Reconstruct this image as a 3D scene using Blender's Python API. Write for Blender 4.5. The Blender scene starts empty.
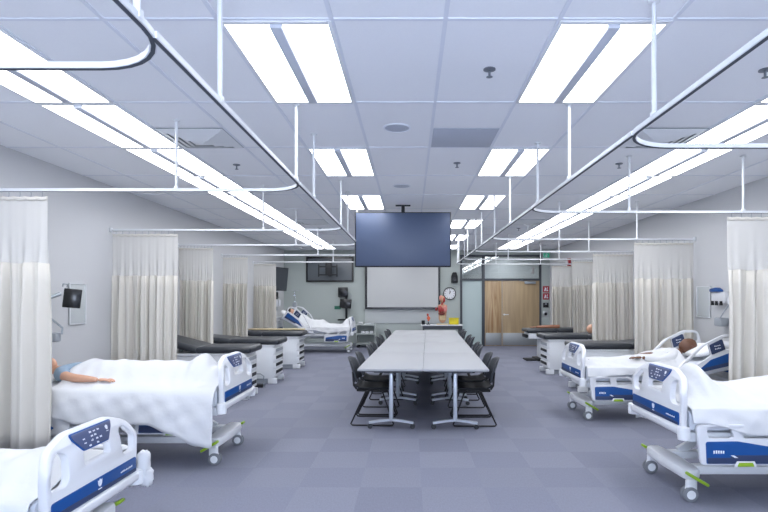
import bpy, bmesh, math, random
from mathutils import Vector, Matrix
C = bpy.context.scene.collection
RND = random.Random(11)
PI = math.pi
V = Vector

# ------------------------------------------------------------------ room measures (metres)
XL, XR, YB, YF, H = -4.0, 4.4, 16.9, -1.0, 3.03

# ------------------------------------------------------------------ materials
def lin(h):
    h = h.lstrip('#'); o = []
    for i in (0, 2, 4):
        c = int(h[i:i+2], 16)/255
        o.append(c/12.92 if c <= .04045 else ((c+.055)/1.055)**2.4)
    return (*o, 1)

def mat(name, color, rough=.5, metal=0, bump=None, alpha=1, spec=.5, coat=0, vary=None, trans=0, sub=0):
    m = bpy.data.materials.new(name); m.use_nodes = True
    nt = m.node_tree; b = nt.nodes['Principled BSDF']
    b.inputs['Base Color'].default_value = lin(color)
    b.inputs['Roughness'].default_value = rough
    b.inputs['Metallic'].default_value = metal
    b.inputs['Alpha'].default_value = alpha
    b.inputs['Specular IOR Level'].default_value = spec
    b.inputs['Coat Weight'].default_value = coat
    b.inputs['Transmission Weight'].default_value = trans
    tc = nt.nodes.new('ShaderNodeTexCoord')
    if bump:
        scale, strength = bump
        n = nt.nodes.new('ShaderNodeTexNoise'); n.inputs['Scale'].default_value = scale
        n.inputs['Detail'].default_value = 4
        bp = nt.nodes.new('ShaderNodeBump'); bp.inputs['Strength'].default_value = strength
        bp.inputs['Distance'].default_value = .01
        nt.links.new(tc.outputs['Object'], n.inputs['Vector'])
        nt.links.new(n.outputs['Fac'], bp.inputs['Height'])
        nt.links.new(bp.outputs['Normal'], b.inputs['Normal'])
    if vary:
        c2, scale = vary
        n = nt.nodes.new('ShaderNodeTexNoise'); n.inputs['Scale'].default_value = scale
        n.inputs['Detail'].default_value = 5
        mx = nt.nodes.new('ShaderNodeMix'); mx.data_type = 'RGBA'
        mx.inputs['A'].default_value = lin(color); mx.inputs['B'].default_value = lin(c2)
        nt.links.new(tc.outputs['Object'], n.inputs['Vector'])
        nt.links.new(n.outputs['Fac'], mx.inputs['Factor'])
        nt.links.new(mx.outputs['Result'], b.inputs['Base Color'])
    return m

def emit(name, color, strength):
    m = bpy.data.materials.new(name); m.use_nodes = True
    nt = m.node_tree; nt.nodes.remove(nt.nodes['Principled BSDF'])
    e = nt.nodes.new('ShaderNodeEmission'); e.inputs['Color'].default_value = lin(color)
    e.inputs['Strength'].default_value = strength
    nt.links.new(e.outputs[0], nt.nodes['Material Output'].inputs['Surface'])
    return m

M = {}
M['wall'] = mat('wall_paint', '#c8c9cb', .7, bump=(120, .05))
M['backwall'] = mat('sage_paint', '#abb3b0', .7, bump=(120, .05))
M['ceiling'] = mat('ceiling_tile', '#f3f5f8', .9, vary=('#edeff4', 90), bump=(300, .15))
M['tbar'] = mat('ceiling_bar_white', '#dfe3ec', .5)
M['baseboard'] = mat('rubber_baseboard', '#8f959b', .6)
M['white_plastic'] = mat('white_plastic', '#d8dade', .35)
M['white_metal'] = mat('white_powder_coat', '#dfe2e5', .4)
M['grey_plastic'] = mat('grey_plastic', '#9ba1a8', .45)
M['grey_metal'] = mat('grey_metal', '#9aa2a8', .4, .6)
M['steel'] = mat('brushed_steel', '#c3c7ca', .28, 1, bump=(200, .05))
M['kick'] = mat('worn_steel', '#9fa3a5', .5, .8, bump=(200, .05))
M['chrome'] = mat('chrome', '#d6d9dc', .12, 1)
M['blue'] = mat('royal_blue_plastic', '#03488c', .4)
M['navy'] = mat('navy_plastic', '#2c3a5c', .45)
M['panel'] = mat('control_panel_slate', '#4a5578', .4)
M['mark'] = mat('white_print', '#e4e8f0', .5)
M['lime'] = mat('lime_plastic', '#8aad28', .4)
M['rubber'] = mat('black_rubber', '#2b2d31', .6)
M['tyre'] = mat('grey_tyre', '#74787e', .6)
M['vinyl'] = mat('dark_vinyl', '#30343a', .38, bump=(260, .06))
M['black_plastic'] = mat('black_plastic', '#1d1f23', .62, spec=.35)
M['chair_back'] = mat('charcoal_mesh_fabric', '#34383f', .6, bump=(400, .2))
M['sled'] = mat('black_tube', '#17181b', .35)
M['sheet'] = mat('white_cotton', '#d0d2d5', .85, bump=(9, .6))
M['pillow'] = mat('pillow_cotton', '#f0f1f2', .85, bump=(10, .3))
M['mattress'] = mat('mattress_cover', '#d9dee6', .6)
M['table_top'] = mat('table_laminate', '#a4a6aa', .6)
M['table_leg'] = mat('silver_table_leg', '#b7bec8', .35, .35)
M['curtain'] = mat('cream_curtain', '#d3cfc6', .9, bump=(220, .05))
M['screen_black'] = mat('screen_black', '#15171b', .25)
M['tv_face'] = mat('tv_glass', '#465470', .42, spec=.5)
M['gown'] = mat('gown_blue_cotton', '#8fa3b5', .9, vary=('#7d92a6', 25), bump=(18, .3))
M['skin'] = mat('light_vinyl_skin', '#c89a80', .5)
M['brown_skin'] = mat('brown_vinyl_skin', '#6a4836', .5)
M['hair'] = mat('dark_hair', '#2e241f', .7)
M['red'] = mat('red_plastic', '#a02a32', .4)
M['yellow'] = mat('yellow_plastic', '#d9c81e', .45)
M['orange'] = mat('orange_plastic', '#d2603a', .5)
M['pink'] = mat('pink_organ', '#d88d84', .45)
M['organ_red'] = mat('red_organ', '#a83a38', .4)
M['cream'] = mat('cream_plastic', '#dcc7a0', .5)
M['board_wood'] = mat('pale_board', '#cdbd98', .5, vary=('#bfae86', 6))
M['green_sign'] = mat('green_sign', '#2d6b57', .5)
M['sign_green_lit'] = emit('exit_sign_green', '#4fa78f', .55)
M['white_board'] = mat('whiteboard_enamel', '#c3c8c9', .25)
M['proj'] = mat('projection_fabric', '#bfc1c2', .8)
M['dark_glass'] = mat('dark_glass', '#5c6268', .15, spec=.5)
M['frame_dark'] = mat('dark_grey_frame', '#454a51', .45)
M['frosted'] = mat('frosted_glass', '#b4c4c4', .35)
M['mesh'] = mat('curtain_mesh', '#d2d0cb', .9, alpha=.95)
M['diffuser'] = emit('light_diffuser', '#f8faff', 7.7)
M['sprinkler'] = mat('dull_sprinkler_metal', '#7c828c', .4, .6)
M['slot'] = mat('dark_track_slot', '#3b414d', .6)
M['spine'] = mat('light_spine', '#c0c5d0', .5)

def carpet():
    m = bpy.data.materials.new('carpet_tiles'); m.use_nodes = True
    nt = m.node_tree; N = nt.nodes; L = nt.links; b = N['Principled BSDF']
    b.inputs['Roughness'].default_value = .8; b.inputs['Specular IOR Level'].default_value = .35
    tc = N.new('ShaderNodeTexCoord')
    mp = N.new('ShaderNodeMapping'); mp.inputs['Scale'].default_value = (2, 2, 2); mp.inputs['Location'].default_value = (.82, .32, .5)
    L.new(tc.outputs['Object'], mp.inputs['Vector'])
    ck = N.new('ShaderNodeTexChecker'); ck.inputs['Scale'].default_value = 1
    ck.inputs['Color1'].default_value = lin('#787b8a'); ck.inputs['Color2'].default_value = lin('#747787')
    L.new(mp.outputs[0], ck.inputs['Vector'])
    fl = N.new('ShaderNodeVectorMath'); fl.operation = 'FLOOR'; L.new(mp.outputs[0], fl.inputs[0])
    wn = N.new('ShaderNodeTexWhiteNoise'); L.new(fl.outputs[0], wn.inputs['Vector'])
    r1 = N.new('ShaderNodeMapRange'); r1.inputs['To Min'].default_value = .96; r1.inputs['To Max'].default_value = 1.04
    L.new(wn.outputs['Value'], r1.inputs['Value'])
    ns = N.new('ShaderNodeTexNoise'); ns.inputs['Scale'].default_value = 90; ns.inputs['Detail'].default_value = 3
    mp2 = N.new('ShaderNodeMapping'); mp2.inputs['Scale'].default_value = (1, .35, 1)
    L.new(tc.outputs['Object'], mp2.inputs['Vector']); L.new(mp2.outputs[0], ns.inputs['Vector'])
    r2 = N.new('ShaderNodeMapRange'); r2.inputs['To Min'].default_value = .86; r2.inputs['To Max'].default_value = 1.14
    L.new(ns.outputs['Fac'], r2.inputs['Value'])
    mu = N.new('ShaderNodeMath'); mu.operation = 'MULTIPLY'; L.new(r1.outputs[0], mu.inputs[0]); L.new(r2.outputs[0], mu.inputs[1])
    mx = N.new('ShaderNodeVectorMath'); mx.operation = 'SCALE'
    L.new(ck.outputs['Color'], mx.inputs[0]); L.new(mu.outputs[0], mx.inputs['Scale'])
    L.new(mx.outputs[0], b.inputs['Base Color'])
    bp = N.new('ShaderNodeBump'); bp.inputs['Strength'].default_value = .3; bp.inputs['Distance'].default_value = .004
    L.new(ns.outputs['Fac'], bp.inputs['Height']); L.new(bp.outputs[0], b.inputs['Normal'])
    return m
M['carpet'] = carpet()

def wood(name, c1, c2, dist):
    m = bpy.data.materials.new(name); m.use_nodes = True
    nt = m.node_tree; N = nt.nodes; L = nt.links; b = N['Principled BSDF']
    b.inputs['Roughness'].default_value = .4
    tc = N.new('ShaderNodeTexCoord'); mp = N.new('ShaderNodeMapping')
    mp.inputs['Scale'].default_value = (7, 7, .55); L.new(tc.outputs['Object'], mp.inputs['Vector'])
    n = N.new('ShaderNodeTexNoise'); n.inputs['Scale'].default_value = 1.3; n.inputs['Detail'].default_value = 3
    n.inputs['Distortion'].default_value = dist
    L.new(mp.outputs[0], n.inputs['Vector'])
    rp = N.new('ShaderNodeValToRGB')
    e = rp.color_ramp.elements; e[0].position = .35; e[0].color = lin(c1); e[1].position = .65; e[1].color = lin(c2)
    L.new(n.outputs['Fac'], rp.inputs['Fac'])
    L.new(rp.outputs['Color'], b.inputs['Base Color'])
    return m
M['door_wood'] = wood('door_veneer', '#a08a6b', '#b29b79', .3)
M['door_wood_flame'] = wood('door_veneer_flamed', '#94704e', '#bca47f', 1.2)

def glass():
    m = bpy.data.materials.new('clear_glass'); m.use_nodes = True
    nt = m.node_tree; N = nt.nodes; L = nt.links; N.remove(N['Principled BSDF'])
    t = N.new('ShaderNodeBsdfTransparent'); t.inputs['Color'].default_value = (.9, .94, .93, 1)
    g = N.new('ShaderNodeBsdfGlossy'); g.inputs['Roughness'].default_value = .02
    mx = N.new('ShaderNodeMixShader'); mx.inputs['Fac'].default_value = .14
    L.new(t.outputs[0], mx.inputs[1]); L.new(g.outputs[0], mx.inputs[2])
    L.new(mx.outputs[0], N['Material Output'].inputs['Surface'])
    return m
M['glass'] = glass()

# ------------------------------------------------------------------ mesh builder
def rpoly(pts, n=5):
    """Closed polygon with rounded corners; pts = (x, y, radius)."""
    out = []; k = len(pts)
    for i in range(k):
        p = V(pts[i][:2]); r = pts[i][2]
        if r <= 0: out.append((p.x, p.y)); continue
        a = V(pts[i-1][:2]) - p; b = V(pts[(i+1) % k][:2]) - p
        la, lb = a.length, b.length; a.normalize(); b.normalize()
        ang = a.angle(b)
        d = min(r/math.tan(ang/2), la*.48, lb*.48)
        s, e = p + a*d, p + b*d
        for j in range(n+1):
            t = j/n
            q = s*(1-t)**2 + p*2*t*(1-t) + e*t*t
            out.append((q.x, q.y))
    return out

class MB:
    def __init__(s): s.bm = bmesh.new()
    def _add(s, verts, faces, mtx=None):
        vs = [s.bm.verts.new(mtx @ V(v) if mtx else V(v)) for v in verts]
        for f in faces:
            try: s.bm.faces.new([vs[i] for i in f])
            except ValueError: pass
        return vs
    def box(s, x0, x1, y0, y1, z0, z1, bev=0, seg=2, mtx=None):
        t = bmesh.new()
        bmesh.ops.create_cube(t, size=1)
        for v in t.verts:
            v.co = V(((x0+x1)/2 + v.co.x*(x1-x0), (y0+y1)/2 + v.co.y*(y1-y0), (z0+z1)/2 + v.co.z*(z1-z0)))
        if bev > 0:
            bev = min(bev, .49*min(abs(x1-x0), abs(y1-y0), abs(z1-z0)))
            bmesh.ops.bevel(t, geom=t.edges[:], offset=bev, segments=seg, profile=.5, affect='EDGES')
        s._merge(t, mtx); return s
    def _merge(s, t, mtx=None):
        t.verts.index_update()
        s._add([v.co.copy() for v in t.verts], [[v.index for v in f.verts] for f in t.faces], mtx); t.free()
    def from_mesh(s, me, mtx=None):
        s._add([v.co.copy() for v in me.vertices], [list(p.vertices) for p in me.polygons], mtx)
    def cone(s, p0, p1, r0, r1=None, n=16):
        return s.tube([p0, p1], r0, n, radii=[r0, r0 if r1 is None else r1])
    def tube(s, pts, r, n=8, closed=False, radii=None, sect=None):
        pts = [V(p) for p in pts]; k = len(pts); rings = []
        up = None; verts = []
        for i, p in enumerate(pts):
            if closed: t = pts[(i+1) % k] - pts[i-1]
            else: t = pts[min(i+1, k-1)] - pts[max(i-1, 0)]
            t.normalize()
            if up is None:
                up = V((0, 0, 1)) if abs(t.z) < .9 else V((1, 0, 0))
            up = (up - t*up.dot(t))
            if up.length < 1e-5: up = V((0, 1, 0)) - t*t.y
            up.normalize(); side = t.cross(up)
            rr = radii[i] if radii else r
            if sect: ring = [p + side*a + up*b for a, b in sect]
            else: ring = [p + side*(rr*math.cos(2*PI*j/n)) + up*(rr*math.sin(2*PI*j/n)) for j in range(n)]
            rings.append(len(verts)); verts += ring
        n = len(sect) if sect else n
        faces = []
        for i in range(k if closed else k-1):
            a, b = rings[i], rings[(i+1) % k]
            for j in range(n): faces.append((a+j, a+(j+1) % n, b+(j+1) % n, b+j))
        if not closed:
            faces.append(tuple(range(rings[0]+n-1, rings[0]-1, -1))); faces.append(tuple(range(rings[-1], rings[-1]+n)))
        s._add(verts, faces); return s
    def lathe(s, prof, n=20, mtx=None, cap=True):
        verts = []; faces = []
        for r, z in prof:
            for j in range(n): verts.append((max(r, 1e-4)*math.cos(2*PI*j/n), max(r, 1e-4)*math.sin(2*PI*j/n), z))
        for i in range(len(prof)-1):
            for j in range(n): faces.append((i*n+j, i*n+(j+1) % n, (i+1)*n+(j+1) % n, (i+1)*n+j))
        if cap: faces.append(tuple(range(n-1, -1, -1))); k = (len(prof)-1)*n; faces.append(tuple(range(k, k+n)))
        s._add(verts, faces, mtx); return s
    def grid(s, fn, nu, nv):
        verts = [fn(i/nu, j/nv) for j in range(nv+1) for i in range(nu+1)]
        faces = [(j*(nu+1)+i, j*(nu+1)+i+1, (j+1)*(nu+1)+i+1, (j+1)*(nu+1)+i) for j in range(nv) for i in range(nu)]
        s._add(verts, faces); return s
    def ball(s, c, r, n=16, fn=None, mtx=None):
        rx, ry, rz = r if isinstance(r, tuple) else (r, r, r)
        verts = []; faces = []; m = n//2
        for i in range(m+1):
            th = PI*i/m
            for j in range(n):
                ph = 2*PI*j/n
                d = V((math.sin(th)*math.cos(ph), math.sin(th)*math.sin(ph), math.cos(th)))
                k = fn(d) if fn else 1
                verts.append((c[0]+rx*d.x*k, c[1]+ry*d.y*k, c[2]+rz*d.z*k))
        for i in range(m):
            for j in range(n): faces.append((i*n+j, i*n+(j+1) % n, (i+1)*n+(j+1) % n, (i+1)*n+j))
        s._add(verts, faces, mtx); return s
    def plate(s, outline, holes=(), t=.02, bev=.005, mtx=None):
        cu = bpy.data.curves.new('tmp', 'CURVE'); cu.dimensions = '2D'; cu.fill_mode = 'BOTH'
        cu.extrude = max(t/2-bev, .0005); cu.bevel_depth = bev; cu.bevel_resolution = 1; cu.offset = -bev
        for lp in [outline, *holes]:
            sp = cu.splines.new('POLY'); sp.points.add(len(lp)-1); sp.use_cyclic_u = True
            for q, (x, y) in zip(sp.points, lp): q.co = (x, y, 0, 1)
        o = bpy.data.objects.new('tmp', cu)
        me = o.to_mesh()
        s.from_mesh(me, mtx); o.to_mesh_clear()
        bpy.data.objects.remove(o); bpy.data.curves.remove(cu); return s
    def skin(s, nodes, edges, mtx=None, sub=1):
        """nodes: {key: (pos, r)}; grows one continuous skin over the skeleton."""
        keys = list(nodes); me = bpy.data.meshes.new('tmp')
        me.from_pydata([nodes[k][0] for k in keys], [(keys.index(a), keys.index(b)) for a, b in edges], [])
        o = bpy.data.objects.new('tmp', me); C.objects.link(o)
        md = o.modifiers.new('s', 'SKIN'); md.use_smooth_shade = True
        for i, k in enumerate(keys):
            r = nodes[k][1]; d = me.skin_vertices[0].data[i]
            d.radius = r if isinstance(r, tuple) else (r, r); d.use_root = (i == 0)
        sb = o.modifiers.new('u', 'SUBSURF'); sb.levels = sub
        dg = bpy.context.evaluated_depsgraph_get()
        m2 = bpy.data.meshes.new_from_object(o.evaluated_get(dg))
        s.from_mesh(m2, mtx)
        bpy.data.objects.remove(o); bpy.data.meshes.remove(me); bpy.data.meshes.remove(m2); return s
    def build(s, name, m, parent=None, smooth=True, angle=38, solid=0, sub=0):
        bmesh.ops.remove_doubles(s.bm, verts=s.bm.verts, dist=1e-5)
        bmesh.ops.recalc_face_normals(s.bm, faces=s.bm.faces)
        me = bpy.data.meshes.new(name); s.bm.to_mesh(me); s.bm.free()
        me.materials.append(m if not isinstance(m, str) else M[m])
        if smooth:
            for p in me.polygons: p.use_smooth = True
            me.set_sharp_from_angle(angle=math.radians(angle))
        o = bpy.data.objects.new(name, me); C.objects.link(o)
        if solid:
            md = o.modifiers.new('thickness', 'SOLIDIFY'); md.thickness = solid; md.offset = 0
        if sub:
            md = o.modifiers.new('smooth', 'SUBSURF'); md.levels = sub; md.render_levels = sub
        if parent: o.parent = parent
        return o

def tag(o, label=None, cat=None, group=None, kind=None):
    if label: o['label'] = label
    if cat: o['category'] = cat
    if group: o['group'] = group
    if kind: o['kind'] = kind
    return o
def thing(name, label, cat, loc=(0, 0, 0), rz=0, group=None):
    o = bpy.data.objects.new(name, None); C.objects.link(o); o.empty_display_size = .1
    o.location = loc; o.rotation_euler = (0, 0, rz)
    return tag(o, label, cat, group)
def struct(name, mb, m, parent=None, **k):
    o = mb.build(name, m, parent, **k); o['kind'] = 'structure'; return o
def kids(o): return [c for c in bpy.data.objects if c.parent == o]
def copy_tree(o, parent=None):
    c = o.copy(); C.objects.link(c)
    if parent: c.parent = parent
    for ch in kids(o):
        if ch != c: copy_tree(ch, c)
    return c
def mtx(cols, o=(0, 0, 0)):
    a, b, c = cols
    return Matrix(((a[0], b[0], c[0], o[0]), (a[1], b[1], c[1], o[1]), (a[2], b[2], c[2], o[2]), (0, 0, 0, 1)))
YZ = lambda x: mtx(((0, 1, 0), (0, 0, 1), (1, 0, 0)), (x, 0, 0))       # 2D (y,z), thickness along x
XZ = lambda y: mtx(((1, 0, 0), (0, 0, 1), (0, -1, 0)), (0, y, 0))      # 2D (x,z), thickness along y
ORD = ['nearest the camera', 'second from the camera', 'third from the camera', 'fourth from the camera',
       'fifth from the camera', 'sixth from the camera', 'seventh from the camera', 'eighth from the camera',
       'ninth from the camera', 'tenth from the camera', 'eleventh from the camera', 'twelfth from the camera', 'thirteenth from the camera', 'farthest from the camera']

# ------------------------------------------------------------------ room shell
DX0, DX1, DZ = 1.564, 4.133, 2.89         # glazed door screen in the back wall
struct('floor', MB().box(XL-.1, XR+.1, YF, 20.2, -.1, 0), 'carpet', smooth=False)
struct('ceiling', MB().box(XL-.1, XR+.1, YF, YB+.12, H, H+.1), 'ceiling', smooth=False)
struct('wall_left', MB().box(XL-.1, XL, YF, YB+.12, 0, H), 'wall', smooth=False)
struct('wall_right', MB().box(XR, XR+.1, YF, YB+.12, 0, H), 'wall', smooth=False)
WX, WZ0, WZ1 = .75, 1.0, 2.2
struct('wall_front', MB().box(XL, -WX, YF-.1, YF, 0, H).box(WX, XR, YF-.1, YF, 0, H).box(-WX, WX, YF-.1, YF, 0, WZ0).box(-WX, WX, YF-.1, YF, WZ1, H), 'wall', smooth=False)
w = struct('added_fill_window', MB().box(-WX, WX, YF-.08, YF-.03, WZ0, WZ0+.04).box(-WX, WX, YF-.08, YF-.03, WZ1-.04, WZ1).box(-WX, -WX+.04, YF-.08, YF-.03, WZ0, WZ1).box(WX-.04, WX, YF-.08, YF-.03, WZ0, WZ1), 'white_metal', smooth=False)  # window added out of view to light the room from behind the camera
struct('window_pane', MB().box(-WX+.04, WX-.04, YF-.06, YF-.05, WZ0+.04, WZ1-.04), emit('added_fill_glow', '#dae7ff', 30), w, smooth=False)  # glowing pane, added to stand in for a light source near the camera
struct('wall_back', MB().box(XL, DX0, YB, YB+.12, 0, H).box(DX1, XR, YB, YB+.12, 0, H).box(DX0, DX1, YB, YB+.12, DZ, H), 'backwall', smooth=False)
struct('baseboard_left', MB().box(XL, XL+.012, YF, YB, 0, .1, .003), 'baseboard')
struct('baseboard_right', MB().box(XR-.012, XR, YF, YB, 0, .1, .003), 'baseboard')
struct('baseboard_back', MB().box(XL+.012, DX0, YB-.012, YB, 0, .1, .003).box(DX1, XR-.012, YB-.012, YB, 0, .1, .003), 'baseboard')
# corridor beyond the glass
struct('wall_corridor', MB().box(DX0-1, DX1+.6, 19, 19.1, 0, 3).box(DX0-1.1, DX0-1, YB+.12, 19.1, 0, 3).box(DX1+.6, DX1+.7, YB+.12, 19.1, 0, 3), 'wall', smooth=False)
struct('ceiling_corridor', MB().box(DX0-1.1, DX1+.7, YB+.12, 19.1, 3, 3.1), 'ceiling', smooth=False)

# ceiling grid bars
gx = [.187+.61*k for k in range(-6, 7)]; gy = [2.86+1.22*k for k in range(-4, 12)]
g = MB()
for x in gx: g.box(x-.012, x+.012, YF, YB, H-.006, H)
for y in gy: g.box(XL, XR, y-.012, y+.012, H-.0052, H)
struct('trim_1', g, 'tbar', smooth=False)

# ------------------------------------------------------------------ ceiling lights
def light_proto():
    r = thing('ceiling_light', '', 'ceiling light')
    w, l = .605, 1.215
    f = MB()
    f.box(-w/2, -w/2+.022, -l/2, l/2, -.007, 0, .002).box(w/2-.022, w/2, -l/2, l/2, -.007, 0, .002)
    f.box(-w/2+.022, w/2-.022, -l/2, -l/2+.032, -.009, 0, .002).box(-w/2+.022, w/2-.022, l/2-.032, l/2, -.009, 0, .002)
    f.build('frame', 'white_metal', r)
    for s in (-1, 1):
        MB().box(min(0, s*.278), max(0, s*.278), -l/2+.02, l/2-.02, -.006, -.002).build('diffuser', 'diffuser', r, smooth=False)
    MB().box(-.036, .036, -l/2+.02, l/2-.07, -.034, 0, .012).build('spine', 'spine', r)
    return r
lp = light_proto(); first = True
def put_light(x, y, label, group):
    global first
    o = lp if first else copy_tree(lp)
    first = False
    o.location = (x, y, H-.006); tag(o, label, group=group)
for s, cx in (('left', .187-.61*1.5), ('right', .187+.61*1.5)):
    for k in range(6):
        put_light(cx, 2.86+2.44*k+.61, 'twin ceiling light panel in the row %s of the centre, %s' % (s, ORD[k]), 'centre rows of ceiling lights')
for s, cx in (('left', .187-.61*4.5+.0), ('right', .187+.61*4.5)):
    for k in range(13):
        y = 2.86-1.22+1.22*k+.61-1.22*1
        put_light(cx, y, 'section of the unbroken light strip over the %s beds, %s' % (s, ORD[k]), 'long light strip over the %s beds' % s)

# vents, speakers, sprinklers
def diffuser_vent():
    r = thing('ceiling_vent', '', 'vent')
    MB().box(-.3, .3, -.3, .3, -.004, 0).build('backing', 'grey_metal', r, smooth=False)
    for i, a in enumerate((.295, .225, .155, .085)):
        q = a*2**.5; t = .062*2**.5 if i < 3 else q-.001
        z = -.012*(i+1)
        MB().lathe([(q, z+.008), (q-t, z-.016), (q-t, z-.012), (q-.004, z+.012), (q, z+.008)], 4, Matrix.Rotation(PI/4, 4, 'Z'), False).build('louver_ring', 'white_metal', r, smooth=False)
    return r
dv = diffuser_vent()
for i, (x, y, lb) in enumerate(((-1.948, 4.99, 'square louvred ceiling vent beside the left light strip, nearer one'),
                       (2.322, 4.99, 'square louvred ceiling vent beside the right light strip, nearer one'),
                       (-1.948, 10.48, 'square louvred ceiling vent beside the left light strip, farther one'),
                       (2.322, 10.48, 'square louvred ceiling vent beside the right light strip, farther one'))):
    o = dv if i == 0 else copy_tree(dv)
    o.location = (x, y, H-.006); tag(o, lb, group='square ceiling vents')
M['grille'] = mat('perforated_grille', '#b9bfcc', .6, bump=(500, .3))
o = MB().box(-.29, .29, -.29, .29, -.005, 0, .002).build('return_grille', 'grille')
o.location = (.492, 4.99, H-.001); tag(o, 'darker flat perforated air panel in ceiling right of centre', 'vent')
for i, (y, lb) in enumerate(((4.69, 'round flush ceiling speaker, nearer the camera'), (7.13, 'round flush ceiling speaker, farther one before the hanging screen'))):
    r = thing('ceiling_speaker', lb, 'speaker', (-.118, y, H), group='round ceiling speakers')
    MB().lathe([(.12, 0), (.12, -.006), (.108, -.01), (.105, -.006)], 32).build('rim', 'tbar', r)
    MB().lathe([(.105, -.003), (.105, -.007), (.05, -.009), (0, -.0095)], 32).build('grille', 'grille', r)
def sprinkler():
    r = thing('sprinkler', '', 'sprinkler')
    MB().lathe([(.04, 0), (.04, -.006), (.022, -.012), (0, -.013)], 20).build('escutcheon', 'sprinkler', r)
    MB().cone((0, 0, -.01), (0, 0, -.05), .008).build('stem', 'sprinkler', r)
    MB().lathe([(.02, -.05), (.022, -.052), (.008, -.056)], 12).build('deflector', 'sprinkler', r)
    return r
sp = sprinkler()
for i, (x, y, lb) in enumerate(((.515, 3.49, 'small pendent sprinkler in ceiling beside near right light panel'), (.515, 5.92, 'small pendent sprinkler in ceiling between second pair of panels'),
                       (-1.95, 6.0, 'small pendent sprinkler behind the nearer left vent'), (2.32, 3.5, 'small pendent sprinkler in front of the nearer right vent'),
                       (2.32, 5.95, 'small pendent sprinkler behind the nearer right vent'), (-1.95, 11.5, 'small pendent sprinkler behind the farther left vent'),
                       (2.32, 11.5, 'small pendent sprinkler behind the farther right vent'))):
    o = sp if i == 0 else copy_tree(sp)
    o.location = (x, y, H); tag(o, lb, group='ceiling sprinklers')

# ------------------------------------------------------------------ curtain tracks and curtains
TZ = 2.44
def track(side, y0, y1, xt, xw, label, rods):
    r = thing('curtain_track', label, 'curtain track', (0, 0, 0), 0, 'curtain tracks on the %s' % ('left' if side < 0 else 'right'))
    rad = .32; pts = [(xt, y0, TZ), (xt, y1-rad, TZ)]
    for i in range(1, 9):
        a = i/8*PI/2
        pts.append((xt+side*rad*(1-math.cos(a)), y1-rad+rad*math.sin(a), TZ))
    pts.append((xw, y1, TZ))
    sq = [(-.013, -.012), (.013, -.012), (.013, .012), (-.013, .012)]
    MB().tube(pts, 0, sect=sq).build('rail', 'white_metal', r)
    MB().tube([(p[0], p[1], p[2]-.0125) for p in pts], 0, sect=[(-.0075, -.002), (.0075, -.002), (.0075, .002), (-.0075, .002)]).build('slot', 'slot', r)
    for (x, y) in rods:
        q = MB().cone((x, y, TZ+.012), (x, y, H-.012), .0115, n=10)
        q.box(x-.016, x+.016, y-.016, y+.016, TZ-.004, TZ+.03, .004)
        q.lathe([(.03, 0), (.03, -.008), (.014, -.014)], 14, Matrix.Translation((x, y, H-.004)))
        q.build('hanger_rod', 'white_metal', r)
    MB().box(xw-.02 if side > 0 else xw, xw if side > 0 else xw+.02, y1-.03, y1+.03, TZ-.03, TZ+.03, .004).build('wall_bracket', 'white_metal', r)
YLs = [2.08, 4.48, 7.13, 9.17, 11.33, 13.56]
YRs = [3.18, 5.63, 8.27, 10.5, 12.6, 14.4]
XTL, XTR = -.88, 1.22
prev = -.95
for i, y in enumerate(YLs):
    rods = [(XTL, y-.36), (-1.96, y)]
    if i < 5: rods.append((XTL, y+.39)) 
    own = [(XTL, y-.36), (-1.96, y)] + ([(XTL, YLs[i-1]+.39)] if i else [])
    track(-1, prev, y, XTL, XL, 'white hung curtain track over the left bays, %s' % ORD[i], own); prev = y-.25
prev = -.95
for i, y in enumerate(YRs):
    own = [(XTR, y-.5), (2.3, y), (3.5, y)] + ([(XTR, YRs[i-1]+.93)] if i else [])
    track(1, prev, y, XTR, XR, 'white hung curtain track over the right bays, %s' % ORD[i], own); prev = y-.25

hook_me = None
def curtain(xa, xb, y, label, group, seed, folds=9):
    """xa at the wall, xb at the aisle."""
    global hook_me
    rr = random.Random(seed); w = xb-xa
    r = thing('cubicle_curtain', label, 'curtain', (xa, y, 0), 0, group)
    ks = [(folds*rr.uniform(.9, 1.1), rr.uniform(0, 6.28), .032), (folds*rr.uniform(1.6, 1.9), rr.uniform(0, 6.28), .017), (folds*.37, rr.uniform(0, 6.28), .02)]
    def off(u): return sum(a*math.sin(2*PI*k*u+p) for k, p, a in ks)
    def dx(u): return .012*math.sin(2*PI*folds*.8*u+ks[0][1])
    def fab(u, v):
        z = 1.83 + (.24-1.83)*v
        a = .55+.45*min(1, v*3)
        return (w*u+dx(u)*a+.012*math.sin(3*v+seed)*u*v, off(u)*a*(1+.15*v*math.sin(9*u+seed)), z+.006*math.sin(23*u))
    def mesh(u, v):
        z = 2.385 + (1.83-2.385)*v
        return (w*u+dx(u)*.25*v**4, off(u)*(.02+.38*v**6), z-.008*abs(math.sin(PI*10*u))*(1-v)+.006*math.sin(23*u)*v)
    MB().grid(mesh, 200, 5).build('mesh_top', 'mesh', r, angle=180)
    MB().grid(fab, 260, 10).build('fabric', 'curtain', r, angle=180, solid=.003)
    band = lambda u, v: (mesh(u, 0)[0], mesh(u, 0)[1]-.003, mesh(u, 0)[2]+.005-.035*v)
    MB().grid(band, 200, 1).build('header_band', 'curtain', r, angle=180, solid=.003)
    for i in range(10):
        u = (i+.5)/10
        if hook_me is None:
            h = MB().tube([(0, 0, 0), (0, .006, .02), (0, .004, .036), (0, -.004, .045)], .0022, 5).build('hook', 'grey_metal', r)
            hook_me = h.data
        else:
            h = bpy.data.objects.new('hook', hook_me); C.objects.link(h); h.parent = r
        h.location = (mesh(u, 0)[0], mesh(u, 0)[1]*.3, 2.383)
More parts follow.
